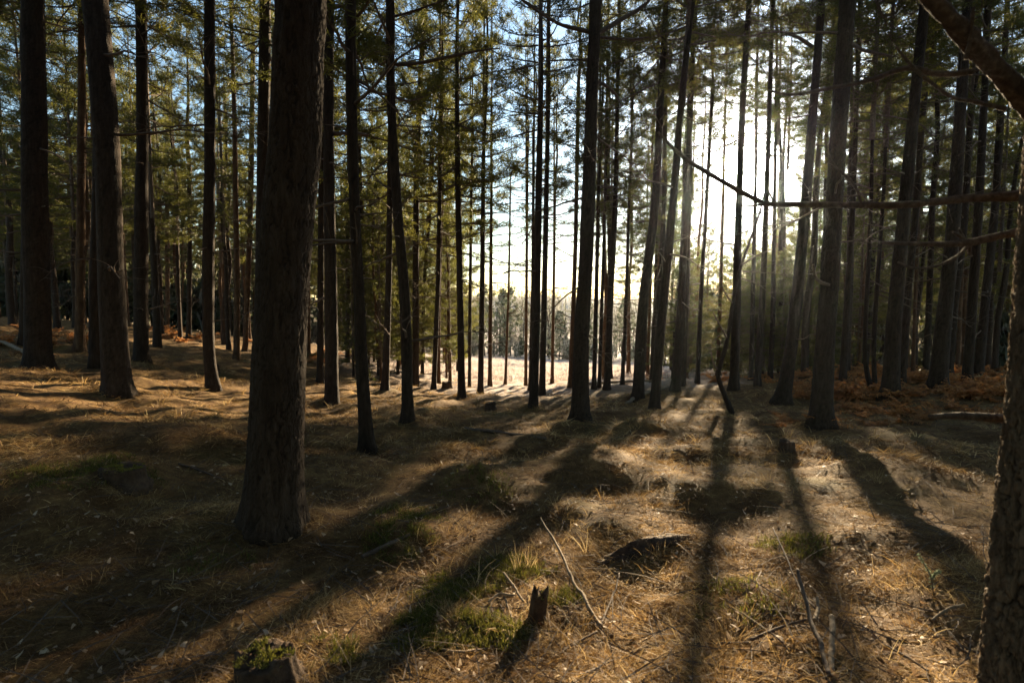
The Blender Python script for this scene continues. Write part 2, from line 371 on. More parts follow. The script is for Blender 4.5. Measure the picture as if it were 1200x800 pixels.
    stuff_strands('twig_litter', 'thin broken twigs lying in the litter', M['deadwood'], [(on_ground(x, y, .012), az, RNG.uniform(0, .25, n), RNG.uniform(-.35, .1, n), RNG.uniform(.1, .5, n), RNG.uniform(.004, .009, n), RNG.random(n))])
build_grass()

# ------------------------------------------------------------------ pine parts
def rand_branch(L, el0, up, n=7, wob=.06, rng=RNG):
    """a limb along +X in its own frame: points"""
    P = [np.zeros(3)]; e = el0; a = 0.0
    for i in range(n-1):
        d = np.array([math.cos(e)*math.cos(a), math.cos(e)*math.sin(a), math.sin(e)]); P.append(P[-1] + d*L/(n-1))
        e += up/(n-1) + rng.normal(0, wob); a += rng.normal(0, wob*1.5)
    return np.array(P)
def rotz(P, a):
    c, s = math.cos(a), math.sin(a); return np.stack([P[:,0]*c - P[:,1]*s, P[:,0]*s + P[:,1]*c, P[:,2]], -1)
def needle_tufts(C, D, n, L, W, rng, off=.035):
    """C (m,3) centres, D (m,3) directions: n needle blades each"""
    m = len(C); C = np.repeat(C, n, 0); D = np.repeat(D, n, 0); k = len(C)
    r = rng.normal(0, 1, (k, 3)); d = D*.55 + r*.62; d /= np.linalg.norm(d, axis=1)[:,None]
    o = rng.normal(0, off, (k, 3)); s = np.cross(d, rng.normal(0, 1, (k, 3))); s /= np.linalg.norm(s, axis=1)[:,None]
    l = L*rng.uniform(.6, 1.25, k)[:,None]; w = W*rng.uniform(.7, 1.3, k)[:,None]
    b = C + o; V = np.stack([b - s*w*.35, b + s*w*.35, b + d*l*.6 + s*w*.5, b + d*l, b + d*l*.6 - s*w*.5], 1).reshape(-1, 3)
    i = np.arange(k)[:,None]*5
    return V, [i + np.array([[0,1,2,4]]), i + np.array([[4,2,3]])]
def crown_mesh(seed, L=8.0, R=1.9, droop=0.0, dens=1.0, base=.75):
    rng = np.random.default_rng(seed); mb = MB()
    V, Fc = tube_arrays(np.array([[0,0,-.3],[0,0,L*.5],[0,0,L]]), [.055,.035,.008], 6); mb.add(V, Fc, 1, .5)
    z = 0.0; C, D, Tt = [], [], []
    while z < L*.985:
        f = z/L; prof = (base + (1-base)*min(1, f/.25)) * (1 - f)**.62 + .10
        nb = rng.integers(3, 6) if f > .1 else rng.integers(2, 4)
        a0 = rng.uniform(0, 6.28)
        for b in range(nb):
            if rng.random() > .55 + .45*dens: continue
            ln = R*prof*rng.uniform(.55, 1.2); el = (-.18 - droop + .95*f) + rng.normal(0, .14)
            P = rotz(rand_branch(ln, el, .35 + .3*rng.random(), 7, .09, rng), a0 + b*6.28/nb + rng.normal(0, .35)); P[:,2] += z + rng.normal(0, .08)
            V, Fc = tube_arrays(P, np.linspace(.022*(1-.6*f), .005, 7), 4, False); mb.add(V, Fc, 1, .5)
            clump = rng.uniform(-.22, .22)
            nt_ = max(3, int(9*dens*ln/R*1.3 + 1))
            for t in range(nt_):
                s = rng.uniform(.3, 1.0); q = s*6; i = min(int(q), 5); p = P[i] + (P[i+1]-P[i])*(q-i); d = P[i+1]-P[i]; d /= np.linalg.norm(d)
                sd = rng.choice([-1, 1]); ang = sd*rng.uniform(.5, 1.2); c_, s_ = math.cos(ang), math.sin(ang)
                td = np.array([d[0]*c_-d[1]*s_, d[0]*s_+d[1]*c_, d[2]+rng.uniform(-.1, .35)]); td /= np.linalg.norm(td)
                tl = (.18+.42*rng.random())*(1.15-s*.6)*min(1, ln)
                e = p + td*tl
                V, Fc = tube_arrays(np.array([p, e]), [.006, .003], 3, False); mb.add(V, Fc, 1, .5)
                k = max(2, int(tl/.085))
                for u in np.linspace(.35, 1, k):
                    if rng.random() < .85: C.append(p + td*tl*u + rng.normal(0, .015, 3)); D.append(td); Tt.append(.45 + clump + rng.normal(0, .12))
            for u in (.82, .92, 1.0):
                C.append(P[0] + (P[-1]-P[0])*u); dd = P[-1]-P[-2]; D.append(dd/np.linalg.norm(dd)); Tt.append(.5 + clump)
        z += rng.uniform(.30, .52)
    C = np.array(C); D = np.array(D); n = 11
    V, Fc = needle_tufts(C, D, n, .125, .013, rng); mb.add(V, Fc, 0, np.clip(np.repeat(np.array(Tt), n*5), 0, 1))
    return mb.build('pine_crown', [M['needle'], M['deadwood']], False)
CROWNS = [crown_mesh(100+i, R=r, droop=dr, dens=de, base=b) for i, (r, dr, de, b) in enumerate([(1.9,.0,1.0,.8),(2.2,.12,1.15,.9),(1.7,.05,.9,.7),(2.3,.2,1.2,1.0),(2.0,.1,1.05,.8),(1.6,-.05,.8,.6)])]
SPARSE = [crown_mesh(200+i, R=r, dens=de, base=b) for i, (r, de, b) in enumerate([(1.7,.65,.6),(1.5,.75,.7),(1.9,.6,.8)])]

THIN = [crown_mesh(260+i, R=r, dens=de, base=b) for i, (r, de, b) in enumerate([(1.5,.38,.6),(1.3,.45,.7)])]

def dead_branch_mesh(seed, L, subs=5, dr=-.1):
    rng = np.random.default_rng(seed); mb = MB()
    P = rand_branch(L, dr + rng.normal(0, .15), rng.normal(.05, .25), 9, .10, rng)
    V, Fc = tube_arrays(P, np.linspace(.013 + .006*L, .003, 9), 5); mb.add(V, Fc)
    for t in range(subs):
        i = rng.integers(2, 8); d = P[min(i+1, 8)]-P[i]; a = math.atan2(d[1], d[0]) + rng.choice([-1, 1])*rng.uniform(.5, 1.1)
        Q = rotz(rand_branch(L*rng.uniform(.18, .45), rng.normal(.05, .3), rng.normal(0, .4), 5, .14, rng), a) + P[i]
        V, Fc = tube_arrays(Q, np.linspace(.007, .002, 5), 4); mb.add(V, Fc)
    return mb.build('dead_branch', [M['deadwood']])
DEADS = [dead_branch_mesh(300+i, l, s, d) for i, (l, s, d) in enumerate([(.35,0,.1),(.6,2,0),(.9,4,-.1),(1.2,5,-.05),(1.5,7,-.12),(.5,1,.3),(1.0,4,.2),(1.8,8,-.1)])]

def plates(seed, amp, pw=.055, ph=.16):
    """bark relief: broken plates parted by crooked fissures, with flaking layers"""
    def f(th, s, R):
        c, q = np.cos(th)*R/pw, np.sin(th)*R/pw; z = s/ph
        w1 = vnoise(c*.6, q*.6, z*1.1, k=seed+3); w2 = vnoise(c*1.7, q*1.7, z*2.3, k=seed+6); w3 = vnoise(c*.9+5, q*.9, z*1.7, k=seed+8)
        c2, q2, z2 = c + .9*w1 + .35*w2, q + .9*w3 + .35*w2, z + .8*w3 + .3*w1
        a = np.abs(vnoise(c2, q2, z2, k=seed)); b = np.abs(vnoise(c2*1.6+7, q2*1.6, z2*2.2, k=seed+1)); e = vnoise(c*4.5, q*4.5, z*6, k=seed+2); g = vnoise(c*10, q*10, z*13, k=seed+4)
        lay = np.floor((vnoise(c2*1.3+3, q2*1.3, z2*1.6, k=seed+7)*.5+.5)*4)/4
        return amp*(.75*(sstep(.01, .20, a) - 1) + .40*(sstep(.02, .22, b) - .6) + .35*(lay-.5) + .22*e + .13*g)
    return f
def trunk_mesh(P, R, seg, step, m, seed, amp=.006, flare=.35, pw=.055, ph=.16):
    """P local points base..top (finely resampled by step), R radii at those points"""
    P = np.asarray(P, float); s = np.r_[0, np.cumsum(np.linalg.norm(np.diff(P, axis=0), axis=1))]
    n = max(8, int(s[-1]/step)); Q = catmull(P, n*3); sq = np.r_[0, np.cumsum(np.linalg.norm(np.diff(Q, axis=0), axis=1))]
    t = np.linspace(0, sq[-1], n); Q = np.stack([np.interp(t, sq, Q[:,i]) for i in range(3)], -1); Rr = np.interp(t, s/s[-1]*sq[-1], R)
    pl = plates(seed, amp, pw, ph); k = seed*7
    def disp(th, s_, R_):
        zz = s_ - .15
        lobes = .55 + .45*vnoise(np.cos(th)*1.6+k, np.sin(th)*1.6, k=seed+9)
        d = R_*flare*np.exp(-np.maximum(zz, 0)/.16)*lobes*1.5 + R_*.05*vnoise(np.cos(th)*1.2, np.sin(th)*1.2, s_*1.3, k=seed+5)
        return d + pl(th, s_, R_)*np.clip(R_/.12, .25, 1)
    V, Fc = tube_arrays(Q, Rr, seg, True, disp)
    S = np.r_[np.repeat(t, seg), 0, t[-1]]; th = np.r_[np.tile(np.linspace(0, 2*math.pi, seg, endpoint=False), n), 0, 0]; RR = np.r_[np.repeat(Rr, seg), 1, 1]
    rel = pl(th, S, RR)/max(amp, 1e-6)
    return mesh('pine_trunk', V, Fc, m, np.clip(1.05 + .9*rel, .25, 1)), Q, Rr

def place_crown(parent, me, p0, p1, L0=8.0, wide=1.0, spin=0.0):
    p0 = Vector(p0); d = Vector(p1) - p0; o = link('crown', me, parent, p0)
    q = Vector((0,0,1)).rotation_difference(d.normalized()) @ Quaternion((0,0,1), spin)
    o.rotation_mode = 'QUATERNION'; o.rotation_quaternion = q; s = d.length/L0; o.scale = (wide, wide, s); return o

GROUPS = {}
TREES = []          # (x, y, radius)
def traced_pine(pts, label, m='bark', H=None, hc=None, dead=6, crown=None, sparse=False, seg=14, step=.12, amp=.006, depth=None, wide=None, seed=None, group='pine trunks of the wood', flare=.5, pw=.05, ph=.13, name='pine_tree'):
    seed = seed or (int(pts[0][0])*13 + int(pts[0][1])); rng = np.random.default_rng(seed)
    b = hit(pts[0][0], pts[0][1]) if depth is None else at(pts[0][0], pts[0][1], depth)
    if depth is None and b[1] > 46: b = at(pts[0][0], pts[0][1], min(60., max(26., pts[0][2]*F/.21)))   # foot hidden behind the crest
    d = b[1]; b[2] = float(ground_z(b[0], b[1]))
    W = [at(x, y, d) for x, y, w in pts]; r = [w*d/F/2 for x, y, w in pts]
    W[0][2] = b[2]
    dia = 2*np.interp(1.3, [q[2]-b[2] for q in W], r)
    H = H or float(np.clip(30*dia + 9.5, 11, 17))
    P = [q - b for q in W]
    lean = (P[-1]-P[max(0, len(P)-2)]); lean = lean/lean[2] if len(P) > 1 else np.array([0,0,1.])
    top = P[-1][2]
    dy = rng.normal(0, .012)
    for i in range(len(P)): P[i] = P[i] + np.array([0, dy*P[i][2], 0])
    P[0] = P[0] - np.array([0,0,.15]); 
    if H > top + .8:
        n = 4
        for i in range(1, n+1):
            h = (H-top)*i/n; k = .8 if i == 1 else .55
            P.append(P[len(W)-1] + np.array([lean[0]*h*k + rng.normal(0, .05), dy*h, h]))
            r.append(max(.012, r[len(W)-1]*(1-i/n)**.8))
    hero = seg > 30
    me, Q, Rr = trunk_mesh(P, r, seg, step, M[m], seed % 997, amp, flare, pw, ph)
    e = empty(name, b, label, 'tree', group)
    link('trunk', me, e)
    z = Q[:,2]; ax = lambda h: np.array([np.interp(h, z, Q[:,0]), np.interp(h, z, Q[:,1]), h])
    q0 = pts[0][0]; hc = hc if hc is not None else H*(.36 if 395 < q0 < 600 else .42 if 600 <= q0 < 735 else .48)
    if crown is not False:
        pool = THIN if sparse == 2 else SPARSE if sparse else CROWNS
        place_crown(e, pool[rng.integers(len(pool))], ax(hc), ax(H)+np.array([0,0,.25]), wide=wide or (float(np.clip(H/13, .7, 1.15)) if sparse else float(np.clip(H/11.5, .8, 1.32 if q0 < 600 else 1.1))), spin=rng.uniform(0, 6.28))
    for i in range(int(dead*1.5)):
        h = rng.uniform(.18*H, hc*1.05) if rng.random() < .8 else rng.uniform(1.2, 3); k = rng.integers(len(DEADS)); a = rng.uniform(0, 6.28)
        if H < 11 and k in (4, 7): k = 1
        o = link('dead_branch', DEADS[k], e, ax(h) + np.array([math.cos(a), math.sin(a), 0])*float(np.interp(h, z, Rr))*.6); o.rotation_euler = (0, rng.normal(-.1, .2), a)
    TREES.append((b[0], b[1], dia)); print('%-4d d=%.1f dia=%.2f H=%.1f  %s' % (pts[0][0], d, dia, H, label[:50]))
    return e, ax

T = traced_pine
# the big trunk in front
T([(320,612,70),(322,560,66),(331,360,59),(346,180,58),(352,60,55),(356,-20,54)], 'thickest dark pine trunk, standing close in front on the left', 'bark', H=15, hc=6.8, dead=0, seg=170, step=.013, amp=.012, seed=5, flare=.34, pw=.042, ph=.13)
# left part of the wood, from the left border
T([(26,404,8),(27,240,7.5),(25,0,7)], 'thin pine half hidden behind the thick leftmost trunk', dead=7)
T([(45,434,27),(43,240,25),(42,0,22)], 'leftmost thick dark pine trunk, near the left border', dead=4, seg=40, step=.03, amp=.008, H=15)
T([(93,411,11),(94,240,9),(94,100,8),(93,0,7)], 'pine with a sunlit edge between the two leftmost thick trunks', 'bark_orange', dead=10)
T([(112,430,15),(113,330,14),(116,200,12),(117,0,10)], 'pine directly behind the second thick trunk from the left', dead=3)
T([(138,461,29),(131,330,27),(127,180,26),(114,0,26)], 'second thick dark trunk from the left, leaning slightly left', dead=4, seg=40, step=.03, amp=.008, H=15)
T([(165,424,16),(164,300,15),(164,150,12),(161,0,11)], 'straight pine right of the second thick trunk from the left', dead=10, seg=20)
T([(181,384,4),(181,300,4),(180,200,3)], 'very thin far pine just right of the straight left pine', 'bark_orange', dead=6, wide=1.15)
T([(196,386,5),(196,290,5),(195,180,4)], 'thin far pine with a bright sunlit right edge', 'bark_orange', dead=6, wide=1.15)
T([(214,386,4),(215,300,4),(216,200,3)], 'thin pale far pine rising behind the orange bracken strip', 'bark_orange', dead=5)
T([(221,396,6),(221,300,5),(219,200,5)], 'darker far pine standing alone before the bracken strip', dead=7)
T([(251,456,15),(245,410,13),(244,330,13),(246,200,12),(246,0,11)], 'pine with a kinked foot between the left pair and the big trunk', dead=8, seg=24, step=.06)
T([(261,396,5),(261,300,4),(262,200,4)], 'thin pine just right of the kinked foot trunk', 'bark_orange', dead=6)
T([(277,421,7),(278,330,7),(277,250,6),(276,150,5)], 'slim pine with forked dead wood above eye level', 'bark_orange', dead=12)
T([(287,412,6),(290,300,6),(291,200,6),(291,60,5)], 'slim pine right of the one with forked dead wood', 'bark_orange', dead=9)
T([(304,446,13),(306,300,13),(309,100,13),(310,0,12)], 'pine partly covered by the left side of the biggest trunk', dead=5, seg=20)
# between the big trunk and the clearing
T([(361,418,6),(361,300,5),(362,200,4)], 'thin pine showing just right of the biggest trunk', 'bark_orange', dead=6)
T([(375,448,8),(376,300,7),(377,150,6),(378,0,6)], 'slim dark pine squeezed beside the biggest trunk', dead=6)
T([(389,474,16),(388,340,14),(386,180,12),(386,0,12)], 'dark pine right behind the biggest trunk with a broken stub', dead=7, seg=22, step=.06)
T([(407,424,5),(408,300,5),(409,200,4)], 'thin pine behind the gap between two curved trunks', dead=6)
T([(431,527,17),(424,420,14),(422,360,12.5),(417,240,12),(414,100,12),(414,0,12)], 'pine that bows left then right, rooted in the shaded slope', dead=8, seg=30, step=.05, amp=.008)
T([(430,410,5),(431,300,5),(434,200,4)], 'thin leaning pine behind the bowed trunk', 'bark_orange', dead=5)
T([(441,414,5),(441,300,5),(442,150,4)], 'thin upright far pine left of the crossed pair', dead=5)
T([(451,456,9),(455,350,7.5),(457,240,7),(459,100,6)], 'slim pine crossing behind the leaning bowed trunk', dead=8)
T([(466,418,5),(466,300,4),(466,150,4)], 'thin far pine seen between the crossed pair', dead=5)
T([(478,495,14),(475,360,12),(466,240,11),(459,120,10),(458,0,9.5)], 'pine leaning left with a gentle curve, one long side branch', dead=6, seg=26, step=.06, amp=.008)
T([(487,452,8),(487,300,7),(489,160,6.5),(497,0,6)], 'dark slim pine close behind the gently curved one', dead=9)
T([(495,438,4),(497,330,4),(504,240,3.5),(508,150,3)], 'thin pine leaning right beside the clearing edge', dead=6)
T([(508,456,6),(513,340,5.5),(515,240,5),(517,150,4)], 'slim pine leaning right, left one of a close pair', dead=7)
T([(514,449,4.5),(515,340,4),(519,220,3.5)], 'thinner right one of a close pair at the clearing edge', 'bark_orange', dead=6)
T([(524,430,4),(524,330,4),(525,220,3)], 'thin sunlit pine at the left rim of the clearing', 'bark_orange', dead=5)
# trunks before the clearing
T([(541,466,9),(539,340,7.5),(536,200,6.5),(535,50,4)], 'dark pine at the left rim of the clearing under a bushy crown', dead=9, wide=1.05)
T([(550,454,4),(551,340,4),(553,200,3)], 'thin pine right of the bushy crowned one', dead=6, sparse=2)
T([(563,461,7),(565,340,6),(567,180,4.5)], 'slim dark pine before the left half of the clearing', dead=8, sparse=2)
T([(574,452,5),(575,340,4.5),(576,200,3)], 'thin brown pine just right of the slim dark one', 'bark_orange', dead=6, sparse=2)
T([(592,450,3.2),(596,340,2.8),(598,230,2)], 'thin bare pole pine in the middle of the clearing view', 'bark_orange', dead=8, crown=False, H=9)
T([(616,452,4),(617,340,3.5),(618,200,3)], 'thin reddish pine left of the dark central pair', 'bark_orange', dead=7, sparse=2)
T([(621,457,4.5),(624,340,4),(625,200,3)], 'thin dark pine tight against the left of the central pair', dead=6, sparse=2)
T([(625,476,11),(629,340,9),(631,240,8),(634,100,6),(634,10,4)], 'left trunk of the dark central pair before the clearing', dead=12, sparse=2)
T([(635,463,8),(638,340,6.5),(640,240,6),(643,100,4)], 'right trunk of the dark central pair before the clearing', dead=11, sparse=2)
T([(647,449,4),(649,340,3.5),(651,220,2.8)], 'thin orange lit pine right of the central pair', 'bark_orange', dead=7, sparse=2)
T([(668,454,6),(672,360,5.5),(675,260,5),(678,100,4)], 'slim reddish pine half hidden left of the strong central trunk', 'bark_orange', dead=8, sparse=2)
T([(680,492,22),(681,400,18),(685,330,16.5),(689,240,15.5),(693,120,14),(697,0,13)], 'strong straight trunk standing alone just right of the centre', dead=8, seg=48, step=.025, amp=.010, hc=7.5, sparse=True)
T([(696,456,5.5),(699,340,5),(702,220,4)], 'slim pine just right of the strong central trunk', dead=7, sparse=2)
T([(702,454,4.5),(706,340,4),(710,220,3)], 'thin pine, second right of the strong central trunk', dead=6, sparse=2)
T([(711,457,8),(716,340,7),(721,240,6),(724,100,4)], 'dark slim pine, third right of the strong central trunk', dead=9)
T([(729,451,5),(734,340,4),(737,240,3.5)], 'thin pine standing free before the right half of the clearing', dead=8, sparse=2)
T([(747,468,14),(754,360,12),(768,240,9.5),(775,120,7.5),(782,0,6)], 'left one of two trunks leaning right together', dead=9, seg=22, step=.06)
T([(759,441,4),(762,340,3.5),(764,250,3)], 'thin pine seen behind the two leaning trunks', 'bark_orange', dead=5)
T([(766,480,12),(774,390,10.5),(788,240,9),(799,110,7.5),(811,0,6)], 'right one of two trunks leaning right together', dead=9, seg=22, step=.06)
T([(791,459,11),(797,370,9),(804,240,8),(810,100,6),(814,0,5)], 'dark pine left of the sun, thicker of a close pair', dead=9, seg=18, hc=9.2, H=17)
T([(800,452,6.5),(805,340,6),(810,220,5)], 'slimmer right neighbour of the dark pine left of the sun', dead=7, hc=9.2, H=17)
T([(817,449,5.5),(822,340,5),(828,240,4.5),(833,150,4)], 'slim pine under the sun glare, before hazy bushes', dead=7, hc=6.5, sparse=2)
T([(826,433,3.5),(828,350,3)], 'very thin low pine in the haze left of the sun', 'bark_orange', dead=4, sparse=True, H=8)
T([(841,441,5),(844,340,4.5),(846,260,4)], 'thin pine left of the trunk that crosses the sun', 'bark_orange', dead=6, hc=9.0, H=15.5, sparse=2)
T([(860,457,11),(863,370,10),(867,240,8),(872,120,7),(880,0,6)], 'trunk that stands in line with the sun', dead=9, seg=20, hc=9.2, H=17)
T([(880,446,5.5),(883,340,5),(886,240,4.5)], 'thin pine right behind the trunk in line with the sun', dead=6, hc=9.0, H=16, sparse=2)
T([(887,453,8),(893,370,7),(900,240,6),(906,100,5)], 'slim leaning pine right of the sun trunk', dead=8, hc=9.2, H=17)
# right part of the wood
T([(909,436,5),(911,340,4.5),(915,200,4)], 'thin pine between the sun trunk and the inclined thick pair', 'bark_orange', dead=6)
T([(915,472,18),(925,420,14),(935,330,12.5),(943,240,11.5),(953,110,9),(961,0,8)], 'inclined trunk, slimmer left one of the strong right pair', dead=10, seg=28, step=.05, amp=.008, hc=9.2, H=17)
T([(961,497,25),(968,400,21),(974,320,19.5),(979,240,18.5),(987,120,18),(996,0,17)], 'thick trunk, stronger right one of the strong right pair', dead=6, seg=56, step=.022, amp=.011, H=15.5)
T([(987,453,8.5),(992,370,7.5),(998,270,6.5),(1003,150,5)], 'dark slim pine just right of the strong right pair', dead=8)
T([(1000,433,4),(1003,340,3.5),(1006,220,3)], 'thin pine above the orange bracken bank', 'bark_orange', dead=5)
T([(1024,458,6),(1016,436,5.5),(1014,400,5),(1018,320,4.5),(1022,240,4)], 'crooked slim stem bent at its foot beside the orange bracken', dead=7)
T([(1026,456,5),(1024,400,5),(1030,300,4.5),(1034,240,4)], 'straight twin of the crooked slim stem', dead=6)
T([(1043,466,19),(1046,390,16),(1052,310,14.5),(1058,240,13.5),(1070,100,11),(1079,0,10)], 'broad trunk behind the dead branches, left of centre of the right group', dead=9, seg=28, step=.05, amp=.008)
T([(1056,452,9),(1062,360,8),(1070,260,7),(1078,130,6)], 'slim pine leaning right just behind the broad trunk', dead=8)
T([(1070,437,4.5),(1073,340,4),(1076,240,3)], 'thin reddish pine between two broad trunks in the bracken', 'bark_orange', dead=5)
T([(1085,438,7.5),(1090,340,6.5),(1094,240,6)], 'dark slim pine left of the other broad trunk in bracken', dead=6)
T([(1098,457,20),(1104,390,17),(1112,310,15),(1117,240,13.5),(1124,120,11),(1131,0,10)], 'broad trunk rooted in orange bracken, right of the other', dead=9, seg=28, step=.05, amp=.008)
T([(1111,440,9),(1119,350,8),(1129,260,7.5),(1135,150,6)], 'slim pine leaning out from behind the bracken rooted trunk', dead=7)
T([(1122,433,4.5),(1126,340,4),(1129,240,3)], 'thin far pine left of the parallel pair on the right', 'bark_orange', dead=5)
T([(1133,449,11),(1139,350,9.5),(1145,240,9),(1151,100,7)], 'left one of the parallel pair near the right border', dead=8, seg=18)
T([(1146,440,10),(1155,340,9),(1164,240,8),(1170,120,7)], 'right one of the parallel pair, leaning right', dead=8, seg=18)
T([(1168,433,5),(1171,340,4.5),(1174,240,4)], 'thin pine past the parallel pair near the right border', dead=5)
T([(1184,428,4.5),(1187,340,4),(1190,240,4)], 'thin pine almost hidden beside the close right trunk', dead=4)

# ------------------------------------------------------------------ the close pine at the right border with its dead limbs
def pix_tube(pts, seg=10, m='bark_near', n=40, seed=1, amp=.0035):
    """pts: (px, py, depth, width px)"""
    P = np.array([at(x, y, d) for x, y, d, w in pts]); R = np.array([w*d/F/2 for x, y, d, w in pts])
    Q = catmull(P, n); s = np.linspace(0, 1, n); Rr = np.interp(s, np.linspace(0, 1, len(R)), R)
    V, Fc = tube_arrays(Q, Rr, seg, True, lambda th, s_, R_: R_*.16*vnoise(np.cos(th)*1.5+seed, np.sin(th)*1.5, s_/.05, k=seed) + R_*.10*vnoise(np.cos(th)*4, np.sin(th)*4, s_/.02, k=seed+1))
    return V, Fc
def close_tree():
    e, ax = traced_pine([(1190,862,80),(1208,650,74),(1222,500,72),(1237,300,71),(1243,230,70),(1258,0,66)], 'close rough barked pine on the right border with sunlit left edge', 'bark_near', H=14, hc=7, dead=0, seg=230, step=.008, amp=.019, seed=77, flare=.05, pw=.030, ph=.062, group='pine trunks of the wood')
    b = Vector(e.location)
    def part(name, pts, parent=e, seg=12, m='deadbark', n=40, seed=1):
        V, Fc = pix_tube(pts, seg, m, n, seed); o = link(name, mesh(name, V - np.array(b), Fc, M[m], np.full(len(V), .9)), parent)
        return o
    limb = part('limb', [(1262,205,2.25,26),(1205,122,2.15,24),(1150,62,2.05,21),(1072,-22,1.98,18),(1000,-95,1.95,12)], seg=28, n=110, seed=3, m='deadbark')
    part('branch', [(1140,84,2.05,7),(1100,87,2.05,6),(1063,80,2.08,6),(1020,94,2.1,5),(981,102,2.15,4.5),(930,111,2.2,4),(900,106,2.22,2.5)], limb, seed=4, n=50)
    part('branch', [(1178,128,2.1,5),(1140,119,2.05,4.5),(1116,114,2.05,4),(1092,98,2.05,4),(1068,77,2.05,3.5),(1050,55,2.05,2.5)], limb, seed=5)
    part('twig', [(1131,70,2.02,5),(1137,45,2.0,4.5),(1141,8,1.97,4)], limb, seed=6, n=14)
    bl = part('branch', [(1232,231,2.25,15),(1190,230,2.25,12),(1130,233,2.3,9),(1060,240,2.35,8),(985,240,2.4,7),(905,239,2.45,6.5),(886,234,2.47,6.5),(830,203,2.52,5.5),(796,180,2.55,4.5),(771,155,2.58,2.5)], seed=7, n=90)
    part('twig', [(903,238,2.45,3.5),(884,241,2.45,3),(862,241,2.45,2)], bl, seed=8, n=14)
    part('twig', [(908,239,2.45,3),(898,218,2.42,2.5),(896,200,2.4,1.5)], bl, seed=9, n=14)
    part('twig', [(1010,240,2.38,3),(1000,215,2.36,2.5),(975,190,2.34,2.2),(966,160,2.32,1.5)], bl, seed=10, n=20)
    bm = part('branch', [(1230,268,2.25,12),(1178,275,2.22,9),(1136,284,2.2,8.5),(1085,286,2.18,6),(1036,284,2.15,3.5)], seed=11, n=60)
    part('twig', [(1136,286,2.2,4.5),(1122,300,2.18,3.5),(1096,312,2.15,3),(1070,314,2.12,3),(1052,307,2.1,2)], bm, seed=12, n=30)
    part('twig', [(1133,284,2.2,4),(1124,276,2.2,4),(1117,272,2.2,3)], bm, seed=13, n=10)
    part('twig', [(1130,281,2.2,3.5),(1124,268,2.2,2.2)], bm, seed=14, n=8)
    part('twig', [(1136,286,2.2,4),(1136,300,2.2,3)], bm, seed=15, n=8)
    part('branch', [(1228,492,2.25,13),(1175,490,2.15,11),(1130,487,2.08,9),(1090,488,2.02,6)], seed=16, n=40)
close_tree()

# long side branches that show on two trunks
def side_branch(label_start, pts, name='branch'):
    tr = [o for o in COL.objects if o.get('label', '').startswith(label_start)][0]; d = tr.location.y
    V, Fc = pix_tube([(x, y, d + dd, w) for x, y, dd, w in pts], 6, n=30, seed=len(pts)); link(name, mesh(name, V - np.array(tr.location), Fc, M['deadwood']), tr)
side_branch('strong straight trunk', [(692,38,0,6),(655,28,-.3,4),(625,10,-.6,3),(600,-8,-.8,2)])
side_branch('strong straight trunk', [(700,40,0,6),(730,22,.2,5),(750,10,.3,4),(770,-8,.4,3)])
side_branch('strong straight trunk', [(697,44,0,4),(740,46,-.2,3),(760,44,-.4,2)])
side_branch('strong straight trunk', [(700,96,0,4.5),(712,102,0,4),(722,112,.1,3),(728,124,.1,2)])
side_branch('strong straight trunk', [(690,70,0,3),(650,71,.2,2),(635,72,.3,1.5)])
side_branch('pine leaning left with a gentle curve', [(462,76,0,5),(490,74,-.2,4.5),(530,66,-.5,4),(560,60,-.8,3),(585,57,-1,1.5)])
side_branch('dark pine right behind the biggest', [(392,157,0,5),(410,156,-.2,4.5),(432,158,-.4,3.5)])
side_branch('thick trunk, stronger', [(998,52,0,5),(1015,60,-.3,4),(1045,66,-.6,2.5)])
side_branch('inclined trunk', [(952,55,0,5),(935,44,-.2,4),(920,41,-.4,3.5),(900,48,-.6,2)])
side_branch('thick trunk, stronger', [(975,335,0,5),(958,328,-.3,4),(953,310,-.4,3)])

# crooked sapling beside the sun trunk
def crooked():
    b = hit(857,484); d = b[1]
    V, Fc = pix_tube([(858,486,d,7),(852,470,d,6.5),(844,450,d,5.5),(842,436,d,5),(848,415,d,5),(853,395,d,4.5),(858,360,d+.1,4),(866,320,d+.2,3.5),(878,285,d+.3,3),(890,250,d+.4,2.5),(896,225,d+.5,1.5)], 10, n=70, seed=21)
    e = empty('dead_sapling', b, 'crooked bare sapling bowing out before the trunk in line with the sun', 'sapling')
    link('stem', mesh('stem', V - b, Fc, M['bark'], np.full(len(V), .9)), e)
    for i, pts in enumerate([[(853,398,d,2.5),(843,380,d-.1,2),(836,366,d-.2,1.2)], [(870,310,d+.2,2.5),(885,300,d+.1,2),(905,292,d,1.2)], [(846,440,d,2.5),(836,425,d,2),(833,410,d,1.2)], [(859,356,d+.1,2),(848,340,d,1.5),(843,318,d,1)]]):
        V, Fc = pix_tube(pts, 5, n=12, seed=30+i); link('twig', mesh('twig', V - b, Fc, M['deadwood']), e)
crooked()

